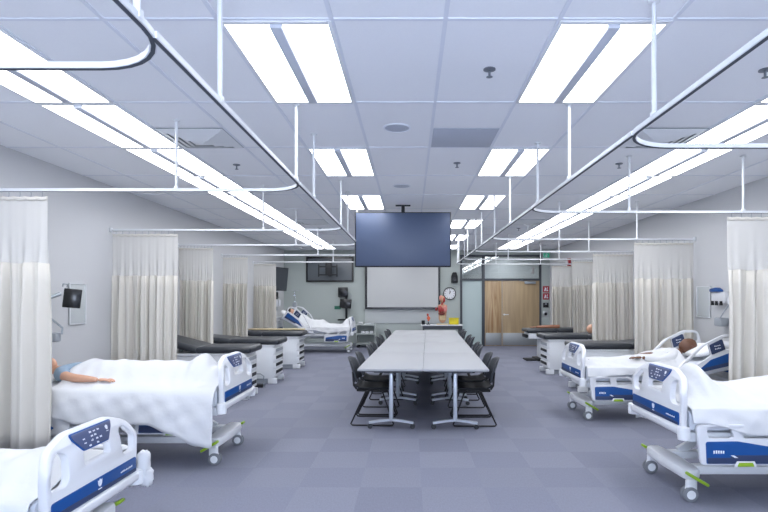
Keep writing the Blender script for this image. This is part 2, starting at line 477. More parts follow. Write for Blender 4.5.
for i, (y, xb) in enumerate(zip(YLs[1:], (-3.04, -3.1, -3.385, -3.445, -3.41))):
    curtain(XL+.03, xb, y, 'cream cubicle curtain bunched against the left wall, %s' % ORD[i], 'cubicle curtains on the left', 20+i, 8+i)
for i, (y, xb) in enumerate(zip(YRs[1:], (3.33, 3.455, 3.58, 3.81, 3.8))):
    curtain(XR-.03, xb, y, 'cream cubicle curtain bunched against the right wall, %s' % ORD[i], 'cubicle curtains on the right', 40+i, 8+i)

# ------------------------------------------------------------------ hospital bed (x from head to foot, y across)
L = 2.15
def emblem(mb, yc, zc, s, m):
    """white crest of three petals over two lines"""
    mb.plate([(yc-s*.5, zc+s*.5), (yc-s*.22, zc+s*.38), (yc, zc+s*.62), (yc+s*.22, zc+s*.38), (yc+s*.5, zc+s*.5), (yc+s*.46, zc-s*.05), (yc+s*.24, zc-s*.36),
              (yc, zc-s*.46), (yc-s*.24, zc-s*.36), (yc-s*.46, zc-s*.05)],
             [[(yc+a*s*.2-s*.035, zc-s*.2), (yc+a*s*.2+s*.035, zc-s*.2), (yc+a*s*.26+s*.035, zc+s*.25), (yc+a*s*.26-s*.035, zc+s*.25)] for a in (-1, 1)], t=.002, bev=.0003, mtx=m)
    mb.plate([(yc-s*.42, zc-s*.82), (yc+s*.42, zc-s*.82), (yc+s*.42, zc-s*.68), (yc-s*.42, zc-s*.68)], t=.002, bev=.0003, mtx=m)
def dashes(mb, y0, z0, w, h, n, m, rr):
    """a run of small white letter-like strokes"""
    p = w/n
    for i in range(n):
        hh = h*rr.uniform(.6, 1)
        mb.plate([(y0+i*p, z0), (y0+i*p+p*.65, z0), (y0+i*p+p*.65, z0+hh), (y0+i*p, z0+hh)], t=.002, bev=.0003, mtx=m)

def foot_board(root, dz):
    z0 = .53+dz
    m = YZ(L-.03)
    P = lambda pts: [(y, z0+z, r) for y, z, r in pts]
    out = rpoly(P([(-.43, .0, .03), (.43, .0, .03), (.445, .30, .12), (.375, .405, .16), (.2, .462, .25), (-.2, .462, .25), (-.375, .405, .16), (-.445, .30, .12)]), 8)
    hl = rpoly(P([(-.4, .205, .03), (-.265, .205, .05), (-.25, .36, .04), (-.315, .385, .03), (-.4, .3, .06)]), 6)
    hr = [(-y, z) for y, z in reversed(hl)]
    slot = rpoly(P([(-.125, .265, .02), (.125, .265, .02), (.12, .33, .012), (-.12, .33, .012)]), 4)
    fb = MB().plate(out, [hl, hr, slot], .05, .014, m).build('foot_board', 'white_plastic', root)
    parts = [fb]
    mo = YZ(L-.003)
    parts.append(MB().plate(rpoly(P([(-.2, .448, .02), (.2, .448, .02), (.185, .41, .03), (.12, .34, .02), (-.12, .34, .02), (-.185, .41, .03)]), 5), (), .008, .002, mo).build('panel_border', 'blue', fb))
    parts.append(MB().plate(rpoly(P([(-.19, .441, .018), (.19, .441, .018), (.177, .411, .025), (.115, .347, .015), (-.115, .347, .015), (-.177, .411, .025)]), 5), (), .008, .002, YZ(L+.0005)).build('control_panel', 'panel', fb))
    mk = MB(); mt = YZ(L+.005); rr = random.Random(3)
    for j in range(4):
        for i in range(5):
            if rr.random() < .85 and not (j == 0 and i in (0, 4)):
                dashes(mk, -.105+i*.036+rr.uniform(-.006, .006), z0+.352+j*.022, .022, .010, rr.choice((2, 3, 3)), mt, rr)
    emblem(mk, .13, z0+.412, .026, mt)
    parts.append(mk.build('panel_markings', 'mark', fb))
    parts.append(MB().plate(rpoly(P([(-.41, .06, .015), (.41, .06, .015), (.41, .155, .02), (-.41, .155, .02)]), 4), (), .008, .002, mo).build('blue_band', 'blue', fb))
    parts.append(MB().plate(rpoly(P([(-.408, .062, .012), (.2, .062, .0), (.408, .062, .012), (.406, .082, .01), (-.1, .092, .0), (-.406, .096, .01)]), 3), (), .006, .001, YZ(L+.0012)).build('navy_stripe', 'navy', fb))
    mk = MB(); emblem(mk, 0, z0+.122, .042, YZ(L+.0035)); dashes(mk, .22, z0+.105, .14, .012, 9, YZ(L+.0035), rr)
    parts.append(mk.build('logo', 'mark', fb))
    b = MB().box(L-.06, L+.018, -.43, .43, z0-.005, z0+.055, .02, 3)
    b.build('bumper', 'white_plastic', fb)
    for o in parts:                                  # the upper part leans back toward the mattress
        for v in o.data.vertices:
            v.co.x -= max(0, v.co.z-z0-.3)*.36
    for s in (-1, 1):
        MB().lathe([(.02, -.05), (.042, -.045), (.046, 0), (.042, .045), (.02, .05)], 18, Matrix.Translation((L-.02, s*.445, z0+.01))).build('corner_roller', 'white_metal', fb)

def rail_shape(root, kind, x0, zb, y, rot=None, lab=None):
    """siderail in its own (x,z) plane; x grows to the foot, blue panel on the outer face"""
    s = 1 if y > 0 else -1
    T = Matrix.Identity(4)
    if rot: 
        a, px, pz = rot
        T = Matrix.Translation((px, 0, pz)) @ Matrix.Rotation(a, 4, 'Y') @ Matrix.Translation((-px, 0, -pz))
    m = T @ XZ(y); mo = T @ XZ(y+s*.02); mo2 = T @ XZ(y+s*.0225); mo3 = T @ XZ(y+s*.0245)
    P = lambda pts: [(x0+a, zb+b, r) for a, b, r in pts]
    if kind == 'foot':
        out = rpoly(P([(.66, 0, .04), (.7, .3, .05), (.22, .3, .06), (.02, .2, .05), (.0, 0, .04)]), 5)
        h1 = rpoly(P([(.61, .2, .02), (.62, .275, .03), (.45, .275, .03), (.42, .2, .02)]), 4)
        h2 = rpoly(P([(.35, .2, .02), (.37, .275, .02), (.24, .275, .03), (.12, .2, .015)]), 4)
        ra = MB().plate(out, [h1, h2], .036, .01, m).build('side_rail', 'white_plastic', root)
        MB().plate(rpoly(P([(.625, .015, .01), (.632, .175, .02), (.4, .178, .1), (.05, .12, .02), (.04, .015, .01)]), 4), (), .008, .002, mo).build('blue_panel', 'blue', ra)
        MB().plate(rpoly(P([(.62, .018, .008), (.622, .06, .0), (.46, .06, .0), (.43, .078, 0), (.048, .078, .01), (.045, .018, .008)]), 3), (), .006, .001, mo2).build('navy_stripe', 'navy', ra)
        mk = MB(); dashes(mk, x0+.5, zb+.09, .085, .024, 5, T @ XZ(y+s*.025), random.Random(5))
        mk.build('logo', 'mark', ra)
        MB().plate(P2(P([(.40, .06, 0), (.425, .06, 0), (.455, .078, 0), (.43, .078, 0)])), t=.002, bev=.0003, mtx=T @ XZ(y+s*.0265)).build('stripe_mark', 'mark', ra)
        MB().plate(rpoly(P([(.43, -.008, .008), (.41, .035, .01), (.28, .035, .01), (.26, -.008, .008)]), 3), (), .012, .003, mo2).build('handle_border', 'white_plastic', ra)
        MB().plate(rpoly(P([(.41, -.004, .006), (.395, .026, .008), (.295, .026, .008), (.28, -.004, .006)]), 3), (), .012, .003, mo3).build('release_handle', 'lime', ra)
    else:
        out = rpoly(P([(.0, .02, .05), (.78, .02, .04), (.96, .03, .02), (.95, .08, .03), (.5, .36, .3), (.2, .43, .12), (.0, .38, .1)]), 7)
        h1 = rpoly(P([(.035, .24, .03), (.215, .24, .02), (.215, .395, .03), (.035, .355, .04)]), 5)
        h2 = rpoly(P([(.40, .215, .015), (.66, .115, .05), (.86, .07, .015), (.87, .085, .01), (.5, .32, .15), (.40, .37, .02)]), 5)
        ra = MB().plate(out, [h1, h2], .036, .01, m).build('side_rail', 'white_plastic', root)
        MB().plate(rpoly(P([(.04, .04, .015), (.66, .04, .02), (.42, .165, .08), (.06, .21, .03)]), 5), (), .008, .002, mo).build('blue_panel', 'blue', ra)
        MB().plate(rpoly(P([(.045, .045, .01), (.63, .045, .015), (.5, .085, .03), (.05, .09, .01)]), 3), (), .006, .001, mo2).build('navy_stripe', 'navy', ra)
        for side_m in (mo, T @ XZ(y-s*.02)):
            MB().plate(rpoly(P([(.215, .25, .015), (.395, .22, .015), (.40, .345, .02), (.23, .385, .02)]), 4), (), .008, .002, side_m).build('control_panel', 'navy', ra)
        for side_m in (T @ XZ(y+s*.0245), T @ XZ(y-s*.0245)):
            mk = MB()
            for j in range(2):
                dashes(mk, x0+.27, zb+.275+j*.035, .08, .014, 4, side_m, random.Random(8+j))
            mk.build('panel_markings', 'mark', ra)
    return ra
def P2(p): return [(a, b) for a, b, _ in p]

def caster(root, x, y):
    r = MB()
    h = MB().box(x-.035, x+.045, y-.024, y+.024, .075, .17, .018, 3)
    h.box(x-.03, x+.05, y-.027, y+.027, .055, .115, .02, 3)
    h = h.build('caster', 'white_plastic', root)
    for s in (-1, 1):
        w = Matrix.Translation((x+.02, y+s*.021, .056)) @ Matrix.Rotation(PI/2, 4, 'X')
        MB().lathe([(.03, -.012), (.05, -.012), (.056, -.008), (.056, .008), (.05, .012), (.03, .012)], 24, w).build('wheel', 'tyre', h)
        MB().lathe([(.034, -.013), (.034, .013), (.012, .017), (0, .017)], 18, w).build('hub', 'white_metal', h)

def bed(label, loc, rz, dz=0, head=0, rails_up=False, group='hospital beds'):
    r = thing('hospital_bed', label, 'hospital bed', loc, rz, group)
    near = 1 if rz else -1                           # the rail on this side is let down further
    zu = .53+dz
    b = MB()
    for s in (-1, 1): b.box(.2, 2.0, s*.2-.045, s*.2+.045, .17, .235, .012)
    b.box(.3, .9, -.16, .16, .18, .225, .01).build('base_frame', 'white_metal', r)
    for x in (.17, 2.01):
        q = MB()
        q.plate(rpoly([(x-.07, -.34, .05), (x+.06, -.34, .05), (x+.075, 0, .1), (x+.06, .34, .05), (x-.07, .34, .05), (x-.09, 0, .1)], 5), (), .085, .025, Matrix.Translation((0, 0, .2)))
        q.build('base_end', 'white_plastic', r)
        for s in (-1, 1): caster(r, x, s*.33)
    for x, d in ((2.01, 1), (.17, -1)):
        for s in (-1, 1):
            T = Matrix.Translation((x, s*.385, .19)) @ Matrix.Rotation(-d*math.radians(30), 4, 'Y')
            MB().box(-.10, .075, -.034, .034, -.012, .012, .01, 2, T).build('brake_pedal', 'lime', r)
    for s in (-1, 1):
        MB().tube([(.45, s*.2, .23), (.85, s*.2, zu-.04)], 0, sect=[(-.02, -.03), (.02, -.03), (.02, .03), (-.02, .03)]).build('lift_arm', 'white_metal', r)
        MB().tube([(1.85, s*.2, .23), (1.4, s*.2, zu-.04)], 0, sect=[(-.02, -.03), (.02, -.03), (.02, .03), (-.02, .03)]).build('lift_arm', 'white_metal', r)
    f = MB()
    for s in (-1, 1): f.box(.06, 2.08, s*.4-.025, s*.4+.025, zu-.06, zu+.01, .008)
    for x in (.08, .7, 1.4, 2.05): f.box(x-.025, x+.025, -.4, .4, zu-.05, zu, .006)
    f.build('upper_frame', 'white_metal', r)
    MB().box(.95, 1.75, -.28, .28, zu-.13, zu-.05, .02).build('motor_box', 'grey_plastic', r)
    # mattress, bent at the pivot when the head section is raised
    px, pz = .9, zu+.02
    prof = [(2.08, pz), (1.5, pz), (px+.06, pz)]
    ca, sa = math.cos(head), math.sin(head)
    for d in (.04, .3, .6, .82): prof.append((px-d*ca, pz+d*sa))
    sec = rpoly([(-.43, 0, .03), (.43, 0, .03), (.43, .15, .04), (-.43, .15, .04)], 4)
    MB().tube([(a, 0, c) for a, c in prof], 0, sect=sec).build('mattress', 'mattress', r)
    hx = px-.86*ca if head > .2 else .02
    hd = MB().plate(rpoly([(-.46, zu-.02, .03), (.46, zu-.02, .03), (.46, zu+.38, .1), (.3, zu+.47, .1), (-.3, zu+.47, .1), (-.46, zu+.38, .1)], 6),
                    [rpoly([(-.32, zu+.33, .03), (.32, zu+.33, .03), (.28, zu+.4, .03), (-.28, zu+.4, .03)], 4)], .04, .012, YZ(.0)).build('head_board', 'white_plastic', r)
    MB().plate(rpoly([(-.4, zu+.06, .02), (.4, zu+.06, .02), (.4, zu+.16, .02), (-.4, zu+.16, .02)], 4), (), .05, .004, YZ(.0)).build('blue_band', 'blue', hd)
    foot_board(r, dz)
    for s in (-1, 1):
        rail_shape(r, 'foot', 1.37, zu-(.21 if s == near else .09), s*.485)
        if rails_up: rail_shape(r, 'head', .1, zu+.05, s*.475, (head, px, pz))
        else: rail_shape(r, 'head', .1, zu-.24, s*.485)
    return r

def sheet(label, loc, rz, top, x0, x1, hn, hf, hw=.455, out=.03, seed=1, nx=90, lean=0, name='bed_sheet', group='white bed sheets', m='sheet'):
    """cloth over a bed: top(x,y) height, hanging hn(x) on the -y side and hf(x) on the +y side."""
    rr = random.Random(seed); ph = [rr.uniform(0, 6.28) for _ in range(8)]
    nt, nh = 44, 12
    def wr(x, y): return .004*math.sin(17*x+9*y+ph[0]+1.5*math.sin(5*y))+.004*math.sin(11*y-23*x+ph[1])+.0035*math.sin(37*x+15*y+ph[2]+2*math.sin(7*x))
    def fn(u, v):
        x = x0+(x1-x0)*u
        k = v*(nt+2*nh)
        if k < nh or k > nh+nt:
            s = -1 if k < nh else 1
            q = (nh-k)/nh if s < 0 else (k-nh-nt)/nh
            h = hn(x) if s < 0 else hf(x)
            d = q*h
            w = (.007*math.sin(11*x+ph[3]+s)+.006*math.sin(19*x+16*d+ph[4])+.004*math.sin(33*x-27*d+ph[6])+.003*math.sin(15*x+41*d+ph[7]))*min(1, d/.1)
            y = s*(hw+out*(1-math.exp(-d*14))+.004+w+.02*q)
            z = top(x, s*hw)-d*(1-.12*math.exp(-d*40))+.012*q*math.sin(9*x+ph[5])
            return (x+lean*d*(u-.3), y, z)
        y = -hw+2*hw*(k-nh)/nt
        e = min(1, (hw-abs(y))/.05)
        return (x, y, top(x, y)+wr(x, y)*e-.014*(1-e)**2)
    o = MB().grid(fn, nx, nt+2*nh).build(name, m, angle=180, solid=.004)
    o.location = loc; o.rotation_euler = (0, 0, rz)
    return tag(o, label, 'sheet', group)
def hump(t, a, b, w):
    """smooth plateau between a and b"""
    f = lambda q: 0 if q <= 0 else (1 if q >= 1 else q*q*(3-2*q))
    return f((t-a)/w)*f((b-t)/w)
def interp(x, pts):
    if x <= pts[0][0]: return pts[0][1]
    for (a, p), (b, q) in zip(pts, pts[1:]):
        if x <= b:
            t = (x-a)/(b-a); t = t*t*(3-2*t); return p+(q-p)*t
    return pts[-1][1]

# bed A (front left), B (second left), C (front right), D (second right), E (along the back wall)
A_ = dict(loc=(-1.79-L, 3.08, 0), rz=0); B_ = dict(loc=(-1.68-L, 5.26, 0), rz=0)
C_ = dict(loc=(1.99+L, 4.38, 0), rz=PI); D_ = dict(loc=(2.11+L, 7.06, 0), rz=PI); E_ = dict(loc=(-1.6-L, 15.2, 0), rz=0)
bed('white hospital bed with blue band at front left, set lowest', **A_, dz=-.18)
bed('white hospital bed on the left holding the mannequin in blue gown', **B_, dz=0)
bed('white hospital bed at front right, feet humped under its sheet', **C_, dz=0)
bed('white hospital bed on the right with raised side rails and brown-faced mannequin', **D_, dz=-.05, head=math.radians(13), rails_up=True)
bed('white hospital bed along the back wall with steeply raised head', **E_, dz=0, head=math.radians(30), rails_up=True)

sheet('smooth white sheet on the lowest bed at front left', **A_,
      top=lambda x, y: .545+.1*interp(x, [(.2, .5), (1.6, .8), (1.85, 1.1), (2.05, .4)])*math.exp(-(y/.3)**4),
      x0=.3, x1=2.08, hn=lambda x: .14, hf=lambda x: .16+.1*interp(x, [(1.6, 0), (2.05, 1)]), seed=2)
def topB(x, y):
    a = .735+interp(x, [(.58, .15), (.66, .185), (1.2, .175), (1.6, .172), (1.69, .185), (1.77, .24), (1.92, .12), (2.07, .03)])*math.exp(-(abs(y-.03)/.3)**3.2)
    return a
sheet('white sheet over the gowned mannequin, draping low on its near side', **B_, top=topB, x0=.60, x1=2.085,
      hn=lambda x: interp(x, [(.6, .24), (.85, .32), (1.2, .31), (1.5, .33), (1.72, .4), (1.95, .5), (2.07, .52)]), hf=lambda x: .3, hw=.46, out=.075, seed=3)
sheet('plain white fitted under-sheet at the head of the gowned mannequin bed', **B_, top=lambda x, y: .722, x0=.1, x1=.82,
      hn=lambda x: .36+.1*(x-.1), hf=lambda x: .25, hw=.45, out=.05, seed=9)
def topC(x, y):
    k = interp(x, [(.5, .2), (1.0, .19), (1.25, .14), (1.60, .095), (1.72, .14), (1.84, .255), (1.92, .13), (2.0, .03), (2.08, .01)])
    return .735+k*math.exp(-(abs(y)/.3)**3)
sheet('white sheet with peaked feet on the bed at front right', **C_, top=topC, x0=.25, x1=2.085,
      hn=lambda x: .3, hf=lambda x: interp(x, [(.3, .3), (1.2, .24), (1.6, .19), (2.08, .12)]), seed=4)
def topD(x, y):
    b = .685+max(0, (.92-x))*math.tan(math.radians(13))
    k = interp(x, [(.7, .17), (1.0, .15), (1.3, .09), (1.5, .06), (1.9, .06), (2.07, .02)])
    return b+k*math.exp(-(abs(y)/.3)**3)
sheet('white sheet over the brown-faced mannequin on the right', **D_, top=topD, x0=.8, x1=2.085,
      hn=lambda x: .12, hf=lambda x: .11, seed=5)
def topE(x, y):
    b = .735+max(0, (.9-x))*math.tan(math.radians(30))
    k = interp(x, [(.4, .2), (.8, .21), (1.05, .17), (1.25, .17), (1.45, .06), (1.8, .05), (1.95, .2), (2.03, .24), (2.08, .1)])
    return b+k*math.exp(-(abs(y)/.34)**4)
sheet('rumpled white sheet with raised knees on the bed by the back wall', **E_, top=topE, x0=.48, x1=2.09,
      hn=lambda x: .14+.03*math.sin(5*x), hf=lambda x: .15, seed=6)
# bundled sheet end over the far foot corner of the near bed
def lump(d): return (1+.06*math.sin(9*d.z+4*d.x)+.05*math.sin(13*d.y+7*d.z)+.04*math.sin(17*d.x-9*d.z))/max(abs(d.z)**4+(1-d.z**2)**2, .3)**.25
o = MB().ball((0, 0, .03), (.04, .04, .085), 28, lump).ball((.01, .01, -.06), (.046, .042, .06), 24, lump).build('rolled_sheet', 'sheet', angle=180)
o.location = (-1.78, 3.57, .40); tag(o, 'crumpled white cloth bunched over far foot corner of nearest bed', 'cloth')

# ------------------------------------------------------------------ mannequins (x toward the feet, lying face up)
def head_geo(mb, c, s=1.0, tilt=0):
    """face up (+z), crown toward -x"""
    def fn(d):
        k = 1.0
        k += .10*math.exp(-((d.x-.12)/.16)**2-(d.y/.16)**2)*(d.z > 0)            # nose
        k -= .06*math.exp(-((d.x+.08)/.14)**2-((abs(d.y)-.33)/.16)**2)*(d.z > 0)  # eye sockets
        k += .04*math.exp(-((d.x-.42)/.1)**2-(d.y/.3)**2)*(d.z > 0)               # lips
        k -= .035*math.exp(-((d.x-.55)/.06)**2-(d.y/.3)**2)*(d.z > 0)
        k += .07*math.exp(-((d.x-.8)/.2)**2-(d.y/.35)**2)*(d.z > 0)               # chin
        k -= .12*max(0, d.x)*abs(d.y)
        return k
    T = Matrix.Translation(c) @ Matrix.Rotation(tilt, 4, 'Y')
    mb.ball((0, 0, 0), (.118*s, .078*s, .098*s), 36, fn, T)
    for sd in (-1, 1):
        mb.ball((.0, sd*.077*s, -.01), (.03*s, .012*s, .022*s), 12, None, T)
def hand_geo(mb, w, d, side, down):
    """palm and five fingers; w wrist, d pointing dir, side toward thumb, down palm-normal"""
    w, d, side, down = V(w), V(d).normalized(), V(side).normalized(), V(down).normalized()
    mb.skin({'a': (w, (.024, .018)), 'b': (w+d*.035, (.036, .016)), 'c': (w+d*.085, (.042, .013))}, [('a', 'b'), ('b', 'c')])
    for i, ln in enumerate((.068, .078, .073, .057)):
        p0 = w+d*.075+side*(.030-.02*i); q = {}
        q[0] = (p0, .0095); q[1] = (p0+d*ln*.5+down*.002+side*(.004-.0027*i), .009); q[2] = (p0+d*ln*.8+down*.010, .008); q[3] = (p0+d*ln+down*.019, .0065)
        mb.skin(q, [(0, 1), (1, 2), (2, 3)])
    p0 = w+d*.02+side*.025
    mb.skin({0: (p0, .012), 1: (p0+d*.03+side*.025+down*.008, .0105), 2: (p0+d*.062+side*.034+down*.014, .0085)}, [(0, 1), (1, 2)])
def body_geo(mb, z, hx, sx, px, fx, rise=lambda x: 0, arms=None, f=1, cf=1):
    """continuous body: hx head, sx shoulders, px hips, fx feet"""
    Zp = lambda x, h=0: z+rise(x)+h
    n = {'pelvis': ((px, 0, Zp(px, .09*f)), (.15, .095*f)), 'belly': (((px+sx)/2+.05, 0, Zp((px+sx)/2, .1*cf)), (.145, .10*cf)),
         'chest': ((sx+.12, 0, Zp(sx+.1, .105*cf)), (.165, .105*cf)), 'top': ((sx, 0, Zp(sx, .1)), (.11, .08*cf)), 'neck': ((sx-.09, 0, Zp(sx-.09, .1)), .052), 'skull': ((hx+.05, 0, Zp(hx, .1)), .05)}
    e = [('pelvis', 'belly'), ('belly', 'chest'), ('chest', 'top'), ('top', 'neck'), ('neck', 'skull')]
    for s in (-1, 1):
        kx = (px+fx)/2
        n.update({('hip', s): ((px+.08, s*.09, Zp(px, .085*f)), (.08*f, .08*f)), ('knee', s): ((kx, s*.1, Zp(kx, .08*f)), .055*f),
                  ('ankle', s): ((fx-.06, s*.09, Zp(fx, .06*f)), .035*f), ('toe', s): ((fx, s*.1, Zp(fx, .15*f)), .03*f)})
        e += [('pelvis', ('hip', s)), (('hip', s), ('knee', s)), (('knee', s), ('ankle', s)), (('ankle', s), ('toe', s))]
        sh, el, wr = arms[s]
        n.update({('sh', s): (sh, .058), ('ua', s): (V(sh).lerp(V(el), .5), .047), ('el', s): (el, .04), ('fa', s): (V(el).lerp(V(wr), .35), .038), ('wr', s): (wr, (.024, .02))})
        e += [('top', ('sh', s)), (('sh', s), ('ua', s)), (('ua', s), ('el', s)), (('el', s), ('fa', s)), (('fa', s), ('wr', s))]
    mb.skin(n, e, sub=2)
    for s in (-1, 1):
        sh, el, wr = arms[s]; d = V(wr)-V(el)
        hand_geo(mb, wr, (d.x, d.y, 0), (0, -s, 0) , (0, 0, -1))

# B: light-skinned mannequin, near arm lying on top of the sheet
r = thing('mannequin', 'light-skinned mannequin in a blue-grey gown lying in the second left bed, one arm out', 'mannequin', B_['loc'], 0, 'patient mannequins')
armsB = {-1: ((.52, -.21, .81), (.74, -.345, .80), (.96, -.345, .785)), 1: ((.52, .21, .80), (.76, .33, .775), (.99, .34, .768))}
mb = MB(); body_geo(mb, .722, .24, .48, 1.05, 1.78, arms=armsB, f=.8, cf=.82); head_geo(mb, (.235, 0, .86), 1.0, math.radians(-8)); mb.build('body', 'skin', r, angle=180)
mb = MB()
mb.skin({'w': ((.9, 0, .805), (.165, .085)), 'b': ((.76, 0, .81), (.17, .092)), 'c': ((.6, 0, .815), (.185, .108)), 't': ((.49, 0, .815), (.14, .095)), 'n': ((.43, 0, .82), (.085, .07)),
         'r': ((.515, .2, .81), .076), 'l': ((.515, -.2, .815), .076), 'r2': ((.63, .27, .79), .066), 'l2': ((.63, -.285, .808), .068)},
        [('w', 'b'), ('b', 'c'), ('c', 't'), ('t', 'n'), ('t', 'r'), ('t', 'l'), ('r', 'r2'), ('l', 'l2')], sub=2)
mb.build('gown', 'gown', r, angle=180)
MB().ball((.19, 0, .845), (.125, .088, .095), 24, lambda d: 1+.02*math.sin(20*d.y)).build('hair', 'hair', r, angle=180)
def pillow(label, loc, rz, c, tilt=0, sz=(.2, .3, .065)):
    o = MB().ball((0, 0, 0), sz, 28, lambda d: 1/max(abs(d.x)**3.2+abs(d.y)**3.2+abs(d.z)**2, .02)**(1/3.0)).build('pillow', 'pillow', angle=180)
    o.matrix_world = Matrix.Translation(loc) @ Matrix.Rotation(rz, 4, 'Z') @ Matrix.Translation(c) @ Matrix.Rotation(tilt, 4, 'Y')
    return tag(o, label, 'pillow', 'white pillows')
pillow('white pillow under the gowned mannequin on the left', B_['loc'], 0, (.27, 0, .745), 0, (.2, .3, .05))

# D: brown-faced mannequin
rD = lambda x: max(0, (.92-x))*math.tan(math.radians(13))
r = thing('mannequin', 'brown-skinned mannequin propped up in the second right bed', 'mannequin', D_['loc'], PI, 'patient mannequins')
armsD = {1: ((.86, .19, .76), (1.1, .27, .735), (1.31, .24, .775)), -1: ((.86, -.19, .76), (1.08, -.23, .72), (1.28, -.2, .70))}
mb = MB(); body_geo(mb, .672, .62, .84, 1.28, 1.95, rD, armsD, .42, .8); head_geo(mb, (.60, 0, .90), 1.0, math.radians(20)); mb.build('body', 'brown_skin', r, angle=180)
mb = MB()
mb.skin({'b': ((1.1, 0, .74), (.16, .08)), 'c': ((.95, 0, .765), (.175, .095)), 't': ((.85, 0, .80), (.13, .09)), 'n': ((.78, 0, .825), (.08, .065)),
         'r': ((.87, .2, .785), .075), 'l': ((.87, -.2, .785), .075), 'r2': ((1.1, .27, .735), .055), 'r3': ((1.29, .243, .772), .04), 'l2': ((1.06, -.23, .73), .055)},
        [('b', 'c'), ('c', 't'), ('t', 'n'), ('t', 'r'), ('t', 'l'), ('r', 'r2'), ('r2', 'r3'), ('l', 'l2')], sub=2)
mb.build('gown', 'sheet', r, angle=180)
pillow('white pillow behind the brown-skinned mannequin on the right', D_['loc'], PI, (.46, 0, .85), math.radians(16), (.2, .3, .06))

# E: mannequin raised at the back
rE = lambda x: max(0, (.9-x))*math.tan(math.radians(30))
r = thing('mannequin', 'light-skinned mannequin propped steeply in the bed along the back wall', 'mannequin', E_['loc'], 0, 'patient mannequins')
armsE = {1: ((.62, .19, .96), (.84, .22, .80), (1.04, .16, .78)), -1: ((.62, -.19, .96), (.84, -.22, .80), (1.04, -.16, .78))}
mb = MB(); body_geo(mb, .715, .38, .6, 1.05, 1.85, rE, armsE, .5, .7); head_geo(mb, (.36, 0, 1.12), 1.0, math.radians(30)); mb.build('body', 'skin', r, angle=180)
mb = MB()
mb.skin({'b': ((.95, 0, .775), (.15, .075)), 'c': ((.74, 0, .88), (.17, .085)), 't': ((.6, 0, .97), (.13, .08)), 'n': ((.52, 0, 1.02), (.08, .065)),
         'r': ((.62, .19, .96), .07), 'l': ((.62, -.19, .96), .07), 'r2': ((.84, .22, .80), .055), 'l2': ((.84, -.22, .80), .055)},
        [('b', 'c'), ('c', 't'), ('t', 'n'), ('t', 'r'), ('t', 'l'), ('r', 'r2'), ('l', 'l2')], sub=2)
mb.build('gown', 'sheet', r, angle=180)
MB().ball((.31, 0, 1.13), (.11, .088, .1), 20).build('hair', 'hair', r, angle=180)
pillow('white pillow behind the mannequin by the back wall', E_['loc'], 0, (.27, 0, 1.06), math.radians(30), (.2, .28, .06))

# ------------------------------------------------------------------ exam tables
def exam_table(label, loc, rz, tilt=0, L2=1.72, name='exam_table'):
    r = thing(name, label, 'exam table', loc, rz, 'exam tables')
    e = L2-.12
    body = MB().box(.22, e, -.28, .28, .09, .66, .012)
    body.box(.12, e+.03, -.3, .3, .66, .7, .01)
    cb = body.build('cabinet', 'white_metal', r)
    MB().box(.3, e-.05, -.24, .24, 0, .09, .004).build('plinth', 'grey_plastic', r)
    MB().plate(rpoly([(1.05, .52, .004), (1.17, .52, .004), (1.17, .56, .004), (1.05, .56, .004)], 2), [rpoly([(1.06, .53, 0), (1.16, .53, 0), (1.16, .55, 0), (1.06, .55, 0)], 2)], .006, .001, XZ(-.281)).build('badge', 'grey_plastic', cb)
    MB().plate(rpoly([(1.05, .52, .004), (1.17, .52, .004), (1.17, .56, .004), (1.05, .56, .004)], 2), [rpoly([(1.06, .53, 0), (1.16, .53, 0), (1.16, .55, 0), (1.06, .55, 0)], 2)], .006, .001, XZ(.281)).build('badge', 'grey_plastic', cb)
    for k in range(4):
        z = .13+k*.13
        d = MB().box(e-.005, e+.04, -.285, .285, z, z+.12, .008).build('drawer', 'white_metal', r)
        MB().box(e, e+.048, -.24, .24, z+.045, z+.1, .006).build('handle', 'black_plastic' if k < 3 else 'grey_plastic', d)
    for s in (-1, 1):
        MB().box(e-.1, e+.06, s*.25-.03, s*.25+.03, 0, .1, .01).build('foot', 'white_metal', r)
    sec = rpoly([(-.33, 0, .035), (.33, 0, .035), (.33, .1, .045), (-.33, .1, .045)], 5)
    MB().box(.78, L2, -.33, .33, .70, .80, .042, 4).build('seat_cushion', 'vinyl', r)
    T = Matrix.Translation((.78, 0, .70)) @ Matrix.Rotation(tilt, 4, 'Y')
    MB().box(-.74, .015, -.33, .33, 0, .105, .042, 4, T).build('back_cushion', 'vinyl', r)
    if tilt > .1:
        MB().box(.4, .46, -.03, .03, .68, .75, .01).build('back_strut', 'grey_metal', r)
    return r
exam_table('dark vinyl exam table on the left with raised backrest', (-4.0, 8.32, 0), 0, math.radians(14), 1.61)
exam_table('dark vinyl exam table on the left, middle of the three', (-4.0, 9.83, 0), 0, math.radians(5), 1.67)
exam_table('dark vinyl exam table on the left with a pale board on it', (-4.0, 11.85, 0), 0, math.radians(3), 1.67)
exam_table('dark vinyl exam table on the right behind the brown-skinned mannequin bed', (4.38, 8.95, 0), PI, math.radians(4))
exam_table('dark vinyl exam table on the right, middle of the three', (4.38-.02, 11.0, 0), PI, math.radians(4), 1.7)
